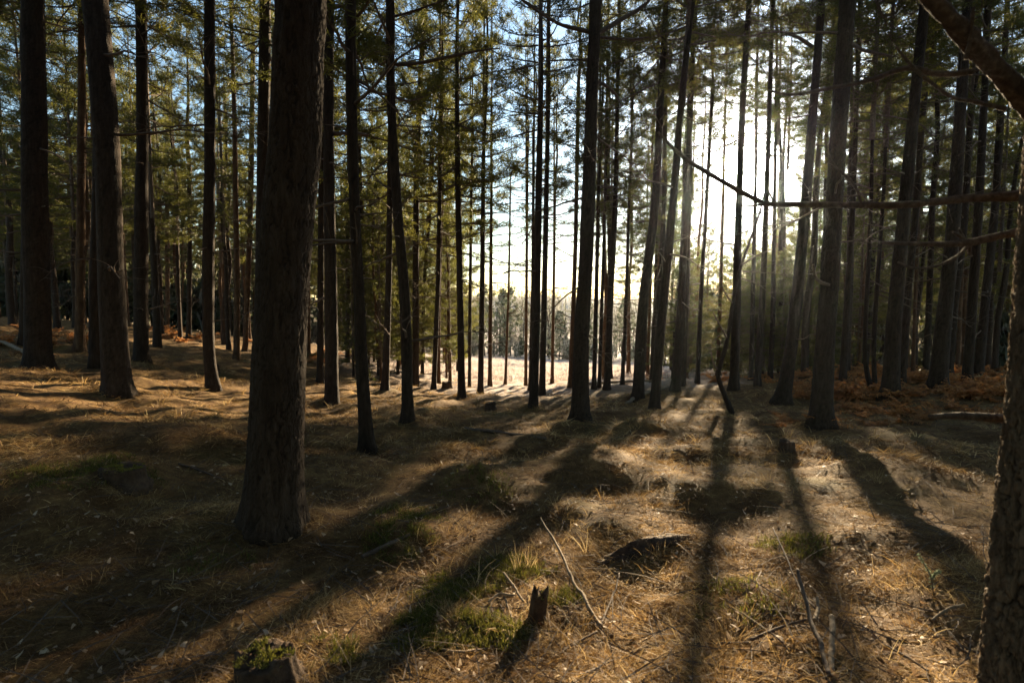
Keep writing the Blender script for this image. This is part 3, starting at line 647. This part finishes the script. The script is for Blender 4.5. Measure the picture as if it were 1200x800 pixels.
# ------------------------------------------------------------------ the rest of the wood
def filler_trunk(seed):
    rng = np.random.default_rng(seed); H = 14.0; z = np.linspace(0, H, 8); P = np.stack([np.cumsum(rng.normal(0, .08, 8)), np.cumsum(rng.normal(0, .08, 8)), z], -1); P[:2,:2] *= .3
    P[0,2] = -.3; r = .115*(1-z/H)**.75 + .012
    V, Fc = tube_arrays(catmull(P, 40), np.interp(np.linspace(0, 1, 40), np.linspace(0, 1, 8), r), 9, True, lambda th, s, R: R*.08*vnoise(np.cos(th)*2, np.sin(th)*2, s*2, k=seed) + R*.35*np.exp(-np.maximum(s-.3, 0)/.15))
    mb = MB(); mb.add(V, Fc, 0, .95)
    for i in range(26):                       # the dead twig whorls of the bare lower stem belong to the trunk's own surface
        h = rng.uniform(1.5, 8); a = rng.uniform(0, 6.28); Q = rotz(rand_branch(rng.uniform(.3, 1.5), rng.normal(0, .2), rng.normal(0, .25), 5, .1, rng), a) + np.array([np.interp(h, z, P[:,0]), np.interp(h, z, P[:,1]), h])
        V, Fc = tube_arrays(Q, np.linspace(.012, .003, 5), 4, False); mb.add(V, Fc, 1, .5)
    return mb.build('pine_trunk', [M['bark'], M['deadwood']])
FTR = [filler_trunk(400+i) for i in range(7)]
FTO = []
for me in FTR[:4]:
    c = me.copy(); c.materials[0] = M['bark_orange']; FTO.append(c)
def filler(x, y, label, group, rng, s=None, low=.42, pool=None, wide=1.0):
    e = empty('pine_tree', (x, y, float(ground_z(x, y))), label, 'tree', group); s = s or rng.uniform(.8, 1.15); H = 14*s
    trs = FTR if rng.random() < .55 else FTO
    t = link('trunk', trs[rng.integers(len(trs))], e); t.rotation_euler = (rng.normal(0, .012), rng.normal(0, .015), rng.uniform(0, 6.28)); t.scale = (s*rng.uniform(.75, 1.2),)*2 + (s,)
    pool = pool or CROWNS
    hc = low*H*rng.uniform(.85, 1.15)
    o = link('crown', pool[rng.integers(len(pool))], e, (0, 0, hc)); w = wide*rng.uniform(.9, 1.25); o.scale = (w, w, (H-hc+.2)/8); o.rotation_euler = (0, 0, rng.uniform(0, 6.28))
    TREES.append((x, y, .2))
def scatter(n, cond, label, group, seed, sep=1.7, xr=(-60, 60), yr=(14, 75), tries=20000, smin=.8, smax=1.15, **k):
    rng = np.random.default_rng(seed); c = 0
    for _ in range(tries):
        if c >= n: break
        x = rng.uniform(*xr); y = rng.uniform(*yr)
        if not cond(x, y): continue
        if min((x-a)**2 + (y-b)**2 for a, b, _r in TREES) < sep*sep: continue
        filler(x, y, label, group, rng, s=rng.uniform(smin, smax), **k); c += 1
    print(group, c)
PX = lambda x, y: 600 + F*x/y
scatter(95, lambda x, y: y > 17 and -60 < PX(x, y) < 500 and not (y > 34 and PX(x, y) > 470), 'slim pine deep in the dense dark wood left of the clearing', 'slim pines deep in the left wood', 1, yr=(17, 62), xr=(-60, -2), low=.36, wide=1.15)
scatter(46, lambda x, y: y > 19 and 915 < PX(x, y) < 1290 and x-.386*y > 3.3, 'slim pine beyond the bracken bank right of the sun', 'slim pines beyond the right bank', 2, yr=(19, 48), xr=(7, 50), low=.34, wide=1.15)
scatter(8, lambda x, y: 680 < PX(x, y) < 930 and (-6.8 < x-.386*y < -3.7), 'slim pine left of the sun, added to shade the left foreground', 'added shade pines left of the sun', 3, yr=(26, 40), xr=(3, 20), low=.40)  # placed across the sun's path so the left foreground falls in shade
scatter(20, lambda x, y: 800 < PX(x, y) < 985, 'pine down the slope, its top below the sun', 'pines down the slope below the sun', 7, yr=(41, 58), xr=(8, 34), low=.14, smin=.62, smax=.84, wide=1.1)
scatter(60, lambda x, y: (y < 10 and (abs(x) > 5 + max(y, 0)*1.0)) or (y < -2.0), 'unseen tall pine behind and beside the viewpoint, added to block sky light', 'unseen shade pines around the viewpoint', 4, sep=1.9, xr=(-16, 16), yr=(-16, 12), low=.33, wide=1.5)  # out of view, added so their crowns hold back sky light
scatter(9, lambda x, y: 765 < PX(x, y) < 990 and not 852 < PX(x, y) < 893 and not -2.6 < x-.386*y < -.2, 'tall thin crowned pine around the sun gap', 'tall pines around the sun gap', 8, sep=1.3, yr=(21.5, 30), xr=(5, 17), low=.60, pool=SPARSE, smin=1.0, smax=1.2)
scatter(4, lambda x, y: 2.4 < x-.386*y < 5.2, 'bushy half grown pine added past the bracken bank to block sun', 'half grown sun blockers past the bank', 10, sep=1.0, yr=(22.5, 29), xr=(9, 18), low=.10, wide=.9, smin=.52, smax=.62)  # put in to keep direct sun off the middle ground at right
scatter(14, lambda x, y: 805 < PX(x, y) < 985 and not -2.1 < x-.386*y < -.2, 'young low branched pine in the haze below the sun', 'young pines below the sun', 5, sep=1.0, yr=(23.5, 29), xr=(5, 13), low=.08, wide=.85, smin=.34, smax=.41)
scatter(9, lambda x, y: 465 < PX(x, y) < 540, 'bushy crowned pine at the left edge of the clearing', 'bushy pines at the left edge of the clearing', 9, sep=1.4, yr=(27, 44), xr=(-10, -1), low=.2, wide=1.1, smin=.7, smax=1.0)
scatter(19, lambda x, y: 405 < PX(x, y) < 530, 'young low branched pine at the left rim of the clearing', 'young pines at the left rim', 6, sep=1.0, yr=(21, 31), xr=(-9, -1), low=.12, wide=.7, smin=.40, smax=.58)

# ------------------------------------------------------------------ bracken
def bracken_mesh(seed):
    rng = np.random.default_rng(seed); mb = MB()
    for f in range(rng.integers(5, 9)):
        a = rng.uniform(0, 6.28); L = rng.uniform(.35, .75); P = rotz(rand_branch(L, rng.uniform(.5, 1.2), rng.uniform(-1.6, -.7), 9, .07, rng), a)
        V, Fc = tube_arrays(P, np.linspace(.005, .002, 9), 3, False); mb.add(V, Fc, 0, .2)
        for i in range(2, 9):
            d = P[i]-P[i-1]; d /= np.linalg.norm(d); sd = np.cross(d, [0,0,1]); sd /= np.linalg.norm(sd)+1e-9
            for sgn in (-1, 1):
                for k in (0, .5):
                    p = P[i-1] + (P[i]-P[i-1])*k; l = L*.34*(1.15-i/9)*rng.uniform(.6, 1.2); q = sd*sgn + d*.45 + np.array([0,0,rng.normal(-.15, .35)]); q /= np.linalg.norm(q); w = d*l*.16 + rng.normal(0, .006, 3)
                    mb.add([p-w*.4, p+w*.6, p+q*l*.6+w, p+q*l+np.array([0,0,-.03]), p+q*l*.6-w], [[[0,1,2,4]], [[4,2,3]]], 0, float(np.clip(rng.beta(2, 2) + .1, 0, 1)))
    return mb.build('bracken_clump', [M['bracken']], False)
BRK = [bracken_mesh(500+i) for i in range(5)]
def bracken(n, box, label, group, seed, s=(.6, 1.2)):
    rng = np.random.default_rng(seed)
    for i in range(n):
        p = hit(rng.uniform(box[0], box[2]), rng.uniform(box[1], box[3]))
        if p[1] > 45: continue
        o = link('bracken_clump', BRK[rng.integers(5)], None, p - np.array([0,0,.03])); k = rng.uniform(*s); o.scale = (k, k, k*rng.uniform(.7, 1)); o.rotation_euler = (0, 0, rng.uniform(0, 6.28))
        tag(o, label, 'bracken', group)
bracken(100, (925,434,1190,468), 'rusty orange bracken clump among the trunks on the right bank', 'bracken on the right bank', 1)
bracken(45, (960,462,1190,500), 'low rusty bracken clump on the near side of the right bank', 'bracken before the right bank', 2, (.4,.8))
bracken(14, (1000,431,1030,444), 'bright orange bracken clump on the crest beside the crooked stem', 'bracken on the crest', 3, (.8,1.3))
bracken(34, (180,380,300,402), 'orange bracken clump in the sunlit strip of the left wood', 'bracken in the left wood', 4, (.7,1.3))
bracken(20, (0,376,130,404), 'dull orange bracken clump on the shaded rise far left', 'bracken on the left rise', 5, (.7,1.2))
bracken(30, (355,404,500,428), 'orange bracken clump beyond the curved trunks left of the clearing', 'bracken left of the clearing', 6, (.6,1.2))
bracken(26, (765,432,910,450), 'orange bracken clump at the right rim of the clearing', 'bracken at the clearing rim', 7, (.5,1.0))
bracken(5, (905,484,935,500), 'small rusty bracken clump beside the little dark stump', 'bracken beside the stump', 8, (.3,.5))

# ------------------------------------------------------------------ far wood beyond the clearing
def far_wood(name, label, spots, seed, conifer=.3):
    rng = np.random.default_rng(seed); mb = MB()
    for x, y, H in spots:
        z0 = float(ground_z(x, y)); con = rng.random() < conifer; n = int(240 if con else 190)
        t = rng.random(n)**(.8 if con else .6); hz = H*(.08 + .92*t)
        R = (H*.24*(1-t)**.7 + .3) if con else H*.30*np.sqrt(np.clip(1-(t*1.7-.85)**2, .05, 1))
        a = rng.uniform(0, 6.28, n); rr = R*np.sqrt(rng.random(n)); C = np.stack([x + rr*np.cos(a), y + rr*np.sin(a), z0 + hz], -1)
        s = (rng.uniform(.25, .6, n) if con else rng.uniform(.2, .55, n))[:,None]; u = rng.normal(0, 1, (n, 3)); u /= np.linalg.norm(u, axis=1)[:,None]; v = np.cross(u, rng.normal(0, 1, (n, 3))); v /= np.linalg.norm(v, axis=1)[:,None]
        if not con: u = u*.5 + np.array([0,0,1.0]); s2 = .22
        else: s2 = .55
        V = np.stack([C-u*s-v*s*s2*.4, C-u*s*.2+v*s*s2, C+u*s+v*s*s2*.2, C+u*s*.2-v*s*s2], 1).reshape(-1, 3)
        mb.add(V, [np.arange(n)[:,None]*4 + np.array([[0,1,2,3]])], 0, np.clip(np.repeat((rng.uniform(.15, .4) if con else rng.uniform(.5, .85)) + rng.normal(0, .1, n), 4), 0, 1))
        V, Fc = tube_arrays(np.array([[x,y,z0-.3],[x+rng.normal(0,.3),y,z0+H*.5],[x+rng.normal(0,.5),y,z0+H*.95]]), [H*.014, H*.01, .02], 5, False); mb.add(V, Fc, 1, .6)
        for b in range(7 if not con else 0):
            h = rng.uniform(.2, .7)*H; Q = rotz(rand_branch(H*.3, rng.uniform(.5, 1.1), .2, 5, .12, rng), rng.uniform(0, 6.28)) + np.array([x, y, z0+h]); V, Fc = tube_arrays(Q, np.linspace(.06, .015, 5), 3, False); mb.add(V, Fc, 1, .5)
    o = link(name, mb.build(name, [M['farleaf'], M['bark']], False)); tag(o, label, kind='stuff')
def band(n, a0, a1, r0, r1, h, seed):
    rng = np.random.default_rng(seed); out = []
    for i in range(n):
        a = rng.uniform(a0, a1)*D2R; r = rng.uniform(r0, r1); out.append((r*math.sin(a), r*math.cos(a), rng.uniform(*h)))
    return out
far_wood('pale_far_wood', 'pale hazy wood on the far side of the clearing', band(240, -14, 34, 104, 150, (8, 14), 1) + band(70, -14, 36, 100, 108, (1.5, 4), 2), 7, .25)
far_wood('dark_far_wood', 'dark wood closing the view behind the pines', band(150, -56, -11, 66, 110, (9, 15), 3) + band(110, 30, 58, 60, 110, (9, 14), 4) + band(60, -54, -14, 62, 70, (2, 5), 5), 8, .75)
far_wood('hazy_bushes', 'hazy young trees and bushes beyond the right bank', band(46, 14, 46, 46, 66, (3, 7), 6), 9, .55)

# ------------------------------------------------------------------ stumps, logs, sticks
def stump(px, py, r, h, label, moss=0, tilt=(0,0), name='tree_stump', jag=.1, seed=1, m='rotwood'):
    b = hit(px, py); rng = np.random.default_rng(seed); e = empty(name, b, label, 'stump'); e.rotation_euler = (tilt[0], tilt[1], 0)
    seg, n = 60, 26; s = np.linspace(-.08, h, n); R = r*(1 + .35*np.exp(-np.maximum(s+.02, 0)/(h*.3)))
    V, Fc = tube_arrays(np.stack([0*s, 0*s, s], -1), R, seg, False, lambda th, s_, R_: R_*(.13*vnoise(np.cos(th)*1.7, np.sin(th)*1.7, s_*2, k=seed) + .09*vnoise(np.cos(th)*6, np.sin(th)*6, s_*6, k=seed+1)))
    V = V.reshape(n, seg, 3); th = np.linspace(0, 6.283, seg, endpoint=False); top = jag*h*(vnoise(np.cos(th)*2.4, np.sin(th)*2.4, k=seed+4) + .55*vnoise(np.cos(th)*7, np.sin(th)*7, k=seed+5))
    V[:,:,2] += (np.clip(s/h, 0, 1)**3)[:,None]*top[None]
    V = V.reshape(-1, 3)
    rings = [V[-seg:]]; c = rings[0].mean(0); faces = [Fc[0]]
    base = len(V)
    for f in (.75, .45, .15):
        q = c + (rings[0]-c)*f; q[:,2] += rng.normal(0, .006, seg) - .02*(1-f); V = np.vstack([V, q])
        i0 = (n-1)*seg if f == .75 else len(V)-2*seg; j = np.arange(seg); k = (j+1) % seg; i1 = len(V)-seg
        faces.append(np.stack([i0+j, i0+k, i1+k, i1+j], -1))
    V = np.vstack([V, c - np.array([0,0,.02])]); j = np.arange(seg); faces.append(np.stack([len(V)-1-seg+j, len(V)-1-seg+(j+1) % seg, np.full(seg, len(V)-1)], -1))
    link('wood', mesh('stump_wood', V, faces, M[m]), e)
    if moss:
        nn = moss; a = rng.uniform(0, 6.28, nn); q = np.sqrt(rng.random(nn))*r*1.02; P = np.stack([q*np.cos(a), q*np.sin(a), np.full(nn, h)*1.0 - .008 + jag*h*.4*rng.normal(0, .3, nn)*.2], -1)
        k = fbm(P[:,0]/.06, P[:,1]/.06, k=seed, o=2) > .02; P = P[k]; nn = len(P)
        v, qd, t, ti = strands(P, rng.uniform(0, 6.28, nn), rng.uniform(.3, 1.5, nn), rng.uniform(-.8, .2, nn), rng.uniform(.010, .026, nn), rng.uniform(.003, .007, nn), np.clip(rng.beta(3, 1.6, nn), 0, 1))
        link('moss_cap', mesh('moss_cap', v, [qd, t], M['moss'], ti), e)
stump(316,796,.125,.13, 'dark cut stump with a bright green mossy top, bottom left', 1500, (.10,-.06), jag=.22, seed=3)
stump(628,728,.042,.17, 'narrow black broken stump with mossy tip in the sunlit grass', 500, (.15,.12), jag=.35, seed=5)
stump(921,527,.085,.11, 'small dark stump on the shaded slope right of the sun trunk shadow', 0, seed=7)
stump(145,566,.16,.14, 'low mossy stump in the dark grass far left', 2500, seed=9)
stump(343,445,.16,.25, 'low pale stump in the sunlit strip right behind the biggest trunk', 0, seed=11)
stump(524,455,.16,.22, 'dark stump between the pair of slim trunks at the clearing edge', 0, seed=13)
stump(575,480,.12,.16, 'small dark stump in front of the clearing', 0, seed=15)
stump(250,437,.14,.2, 'little dark stump in the light strip behind the kinked foot trunk', 0, seed=17)

def log(pts, label, name='fallen_log', seg=26, m='rotwood', n=50, seed=1, lift=.0, cat='log', dz=None):
    """pts: (px, py, width px, lift m) lying on the ground"""
    G = [hit(x, y) for x, y, w, l in pts]; P = np.array(G); R = np.array([w*g[1]/F/2 for (x, y, w, l), g in zip(pts, G)])
    P[:,2] += np.array([l for *_, l in pts]) + R*.5
    Q = catmull(P, n); Rr = np.interp(np.linspace(0, 1, n), np.linspace(0, 1, len(R)), R)
    tt = np.linspace(0, 1, n); L_ = np.linalg.norm(Q[-1]-Q[0]); Q = Q + np.stack([(vnoise(tt*4+seed, tt*0+k_, k=seed)*.008 + vnoise(tt*13+seed, tt*0+k_, k=seed+1)*.005)*L_ for k_ in (1.5, 4.5, 8.5)], -1)
    V, Fc = tube_arrays(Q, Rr*(.72 if cat == 'branch' else 1), seg, True, lambda th, s, R_: R_*(.30*(cat == 'log')*vnoise(np.cos(th)*2.2, np.sin(th)*2.2, s/.3, k=seed+3) + .16*vnoise(np.cos(th)*1.4, np.sin(th)*1.4, s/.12, k=seed) + .10*vnoise(np.cos(th)*5, np.sin(th)*5, s/.03, k=seed+1)))
    c = G[0].copy(); o = link(name, mesh(name, V - c, Fc, M[m], np.full(len(V), .9)), None, c)
    return tag(o, label, cat)
log([(700,662,12,-.02),(722,655,20,-.035),(752,645,24,-.04),(785,634,22,-.05),(806,628,14,-.05)], 'rotten dark log half sunk in the grass, its top edge sunlit', seed=2)
S = lambda pts, label, m='deadwood', seed=1: log(pts, label, 'fallen_branch', 8, m, 40, seed, cat='branch')
S([(704,738,6.5,.015),(682,702,6,.03),(662,668,4.5,.05),(634,620,3,.1)], 'straight bleached stick leaning up out of the sunlit grass', 'palewood', 3)
S([(704,738,4,.01),(716,715,3,.06),(726,690,2,.1)], 'short dark stick rising beside the straight bleached one', 'deadwood', 4)
S([(603,700,4.5,.03),(600,707,4.5,.04),(585,705,4,.04),(572,712,3,.03)], 'bright curled twig on the moss left of the black stump', 'palewood', 5)
S([(590,681,3.5,.05),(600,695,4,.05),(614,712,3.5,.03)], 'bright straight twig crossing the curled one', 'palewood', 6)
S([(591,706,3.5,.03),(597,722,3.5,.02),(602,732,2.5,.01)], 'short bright twig dropping from the curled one', 'palewood', 7)
S([(646,775,4,.01),(670,762,4,.02),(700,745,3.5,.02)], 'thin grey stick right of the black stump, pointing at the straight one', 'deadwood', 8)
S([(680,796,4,.01),(715,778,4,.01),(760,762,3,.02),(790,755,2.5,.02)], 'long thin stick low in the middle, below the bleached one', 'deadwood', 9)
S([(516,764,5,.01),(540,770,5,.02),(556,764,4,.01)], 'orange brown twig at the lower edge of the moss', 'palewood', 10)
S([(970,797,8,.02),(960,765,8,.05),(945,735,7,.1),(932,706,5,.18)], 'upright dark stick leaning left in the sunlit hollow on the right', 'deadwood', 11)
S([(974,790,10,.0),(975,765,10,.03),(974,742,9,.08)], 'short pale rotten stick beside the upright dark one', 'palewood', 12)
S([(954,740,6,.05),(958,728,6,.06),(957,718,5,.08)], 'short curved bleached stick above the pale rotten one', 'palewood', 13)
S([(880,757,5,.02),(905,747,5,.03),(925,742,4,.04),(945,738,4,.05)], 'crooked twig running left from the upright dark stick', 'deadwood', 14)
S([(800,758,4,.01),(840,757,4.5,.01),(880,757,4,.01)], 'thin grey twig across the shade below the sunny bank', 'deadwood', 15)
S([(800,779,5,.01),(850,786,6,.01),(893,792,5,.01)], 'dark stick at the bottom edge right of the middle', 'deadwood', 16)
S([(1092,733,4,.02),(1110,722,5,.03),(1130,717,5,.03)], 'pale bent twig on the sunlit grass near the close right trunk', 'palewood', 17)
S([(1038,762,4,.02),(1060,775,4.5,.02),(1088,790,3.5,.01)], 'grey twig slanting down the sunlit grass on the right', 'deadwood', 18)
S([(955,720,3,.02),(935,690,3,.03),(918,655,2.5,.06),(905,635,2,.1)], 'thin dark whip bending up the sunny bank', 'deadwood', 19)
S([(545,503,5,0),(580,508,6,0),(640,516,5,0)], 'grey fallen branch across the shaded slope below the clearing', 'deadwood', 20)
S([(425,655,8,0),(455,640,8,0),(480,628,6,0)], 'dark fallen branch by the mossy hummock left of the middle', 'deadwood', 21)
S([(0,404,6,.05),(20,412,6,.03),(48,424,5,0)], 'pale fallen branch at the left border behind the leftmost trunk', 'palewood', 22)
S([(735,474,6,0),(760,462,6,.02),(790,452,5,0)], 'sunlit fallen branch behind the two leaning trunks', 'palewood', 23)
S([(690,452,4,.05),(730,450,4,.05),(772,447,3,.02)], 'pale fallen pole at the near rim of the clearing', 'palewood', 24)
S([(210,545,4,0),(235,552,4,0),(262,563,3,0)], 'thin grey stick in the deep shade left of the biggest trunk', 'deadwood', 25)

# the small green shoot near the close trunk
def shoot():
    b = hit(1094,697); e = empty('green_shoot', b, 'small pale green spruce shoot in the shade near the close trunk', 'plant'); d = b[1]
    rng = np.random.default_rng(3); st = MB(); C, D = [], []
    for pts in ([(1094,699,3.5),(1091,676,3),(1085,664,2.5),(1077,650,2)], [(1091,680,2.5),(1096,672,2),(1101,669,1.5)]):
        P = np.array([at(x, y, d) for x, y, w in pts]) - b; Q = catmull(P, 14); V, Fc = tube_arrays(Q, np.linspace(.0045, .0025, 14), 5); st.add(V, Fc)
        for i in range(2, 14):
            dd = Q[i]-Q[i-1]; dd /= np.linalg.norm(dd)
            for _ in range(2): C.append(Q[i]); D.append(dd)
    link('stem', st.build('shoot_stem', [M['deadwood']]), e)
    V, Fc = needle_tufts(np.array(C), np.array(D), 7, .014, .0035, rng, .002); link('needles', mesh('shoot_needles', V, Fc, M['sapling'], np.repeat(rng.random(len(V)//5), 5), None, False), e)
shoot()

# ------------------------------------------------------------------ air
def haze():
    m, nt, N = mat('hazy_air'); pv = N('ShaderNodeVolumePrincipled'); pv.inputs['Color'].default_value = (.82, .92, 1, 1); pv.inputs['Density'].default_value = HAZE; pv.inputs['Anisotropy'].default_value = .87
    out = N('ShaderNodeOutputMaterial'); nt.links.new(pv.outputs[0], out.inputs['Volume'])
    x, y0, y1, z0, z1 = 290, -290, 290, -13.5, 21
    V = [(-x,y0,z0),(x,y0,z0),(x,y1,z0),(-x,y1,z0),(-x,y0,z1),(x,y0,z1),(x,y1,z1),(-x,y1,z1)]
    o = link('haze', mesh('haze', V, [[[0,3,2,1],[4,5,6,7],[0,1,5,4],[1,2,6,5],[2,3,7,6],[3,0,4,7]]], m, smooth=False)); tag(o, 'thin pale haze in the sunlit air', kind='stuff')
HAZE = .00012
haze()

# ------------------------------------------------------------------ camera, sky, sun
cd = bpy.data.cameras.new('camera'); cam = bpy.data.objects.new('camera', cd); COL.objects.link(cam); scene.camera = cam
cam.location = CAM; cam.rotation_euler = (math.pi/2 - TILT, 0, 0); cd.sensor_width = 36; cd.lens = F/1200*36; cd.clip_end = 2000; cd.clip_start = .05
cd.dof.use_dof = True; cd.dof.focus_distance = 8; cd.dof.aperture_fstop = 2.8

w = bpy.data.worlds.new('World'); scene.world = w; w.use_nodes = True; nt = w.node_tree; nt.nodes.clear()
sky = nt.nodes.new('ShaderNodeTexSky'); sky.sky_type = 'NISHITA'; sky.sun_disc = False; sky.sun_elevation = SUN_EL; sky.sun_rotation = SUN_AZ; sky.altitude = 50; sky.air_density = 1; sky.dust_density = .1; sky.ozone_density = 1.5
bg = nt.nodes.new('ShaderNodeBackground'); bg.inputs[1].default_value = .05; tn = mixc(nt, 1.0, sky.outputs[0], (.99, .99, .96), 'MULTIPLY'); nt.links.new(tn, bg.inputs[0])
# the bright aureole of the low sun (the sun's own disc is the lamp)
tc = nt.nodes.new('ShaderNodeTexCoord'); dp = nt.nodes.new('ShaderNodeVectorMath'); dp.operation = 'DOT_PRODUCT'; dp.inputs[1].default_value = tuple(SUN); nt.links.new(tc.outputs['Generated'], dp.inputs[0])
def mth(op, a, b=None):
    n = nt.nodes.new('ShaderNodeMath'); n.operation = op
    for i, v in enumerate((a, b)):
        if v is None: continue
        if isinstance(v, (int, float)): n.inputs[i].default_value = v
        else: nt.links.new(v, n.inputs[i])
    return n.outputs[0]
ang = mth('ARCCOSINE', mth('MINIMUM', dp.outputs['Value'], .9999995))
def lobe(k, deg): return mth('MULTIPLY', mth('EXPONENT', mth('MULTIPLY', ang, -1/(deg*D2R))), k)
aur = mth('ADD', mth('ADD', lobe(60, .9), lobe(1.6, 4.0)), lobe(.03, 14))
bg2 = nt.nodes.new('ShaderNodeBackground'); bg2.inputs[0].default_value = (1, .95, .86, 1); nt.links.new(aur, bg2.inputs[1])
add = nt.nodes.new('ShaderNodeAddShader'); nt.links.new(bg.outputs[0], add.inputs[0]); nt.links.new(bg2.outputs[0], add.inputs[1])
wo = nt.nodes.new('ShaderNodeOutputWorld'); nt.links.new(add.outputs[0], wo.inputs[0])

sl = bpy.data.lights.new('sun', 'SUN'); sl.energy = 5; sl.angle = .9*D2R; sl.color = (1, .79, .50)
so = bpy.data.objects.new('sun', sl); COL.objects.link(so); so.rotation_mode = 'QUATERNION'; so.rotation_quaternion = Vector(SUN).to_track_quat('Z', 'Y'); so.location = (10, 30, 30)

vs = scene.view_settings; scene.display_settings.display_device = 'sRGB'; vs.view_transform = 'Standard'; vs.look = 'None'; vs.exposure = 2.62; vs.gamma = 1; vs.use_curve_mapping = False
cy = scene.cycles; cy.max_bounces = 6; cy.diffuse_bounces = 3; cy.glossy_bounces = 1; cy.transmission_bounces = 4; cy.volume_bounces = 0; cy.transparent_max_bounces = 4
cy.use_adaptive_sampling = True; cy.adaptive_threshold = .015; cy.use_denoising = True; cy.sample_clamp_indirect = 6; cy.caustics_reflective = False; cy.caustics_refractive = False
try: cy.denoiser = 'OPENIMAGEDENOISE'; cy.denoising_prefilter = 'ACCURATE'
except Exception as ex: print(ex)
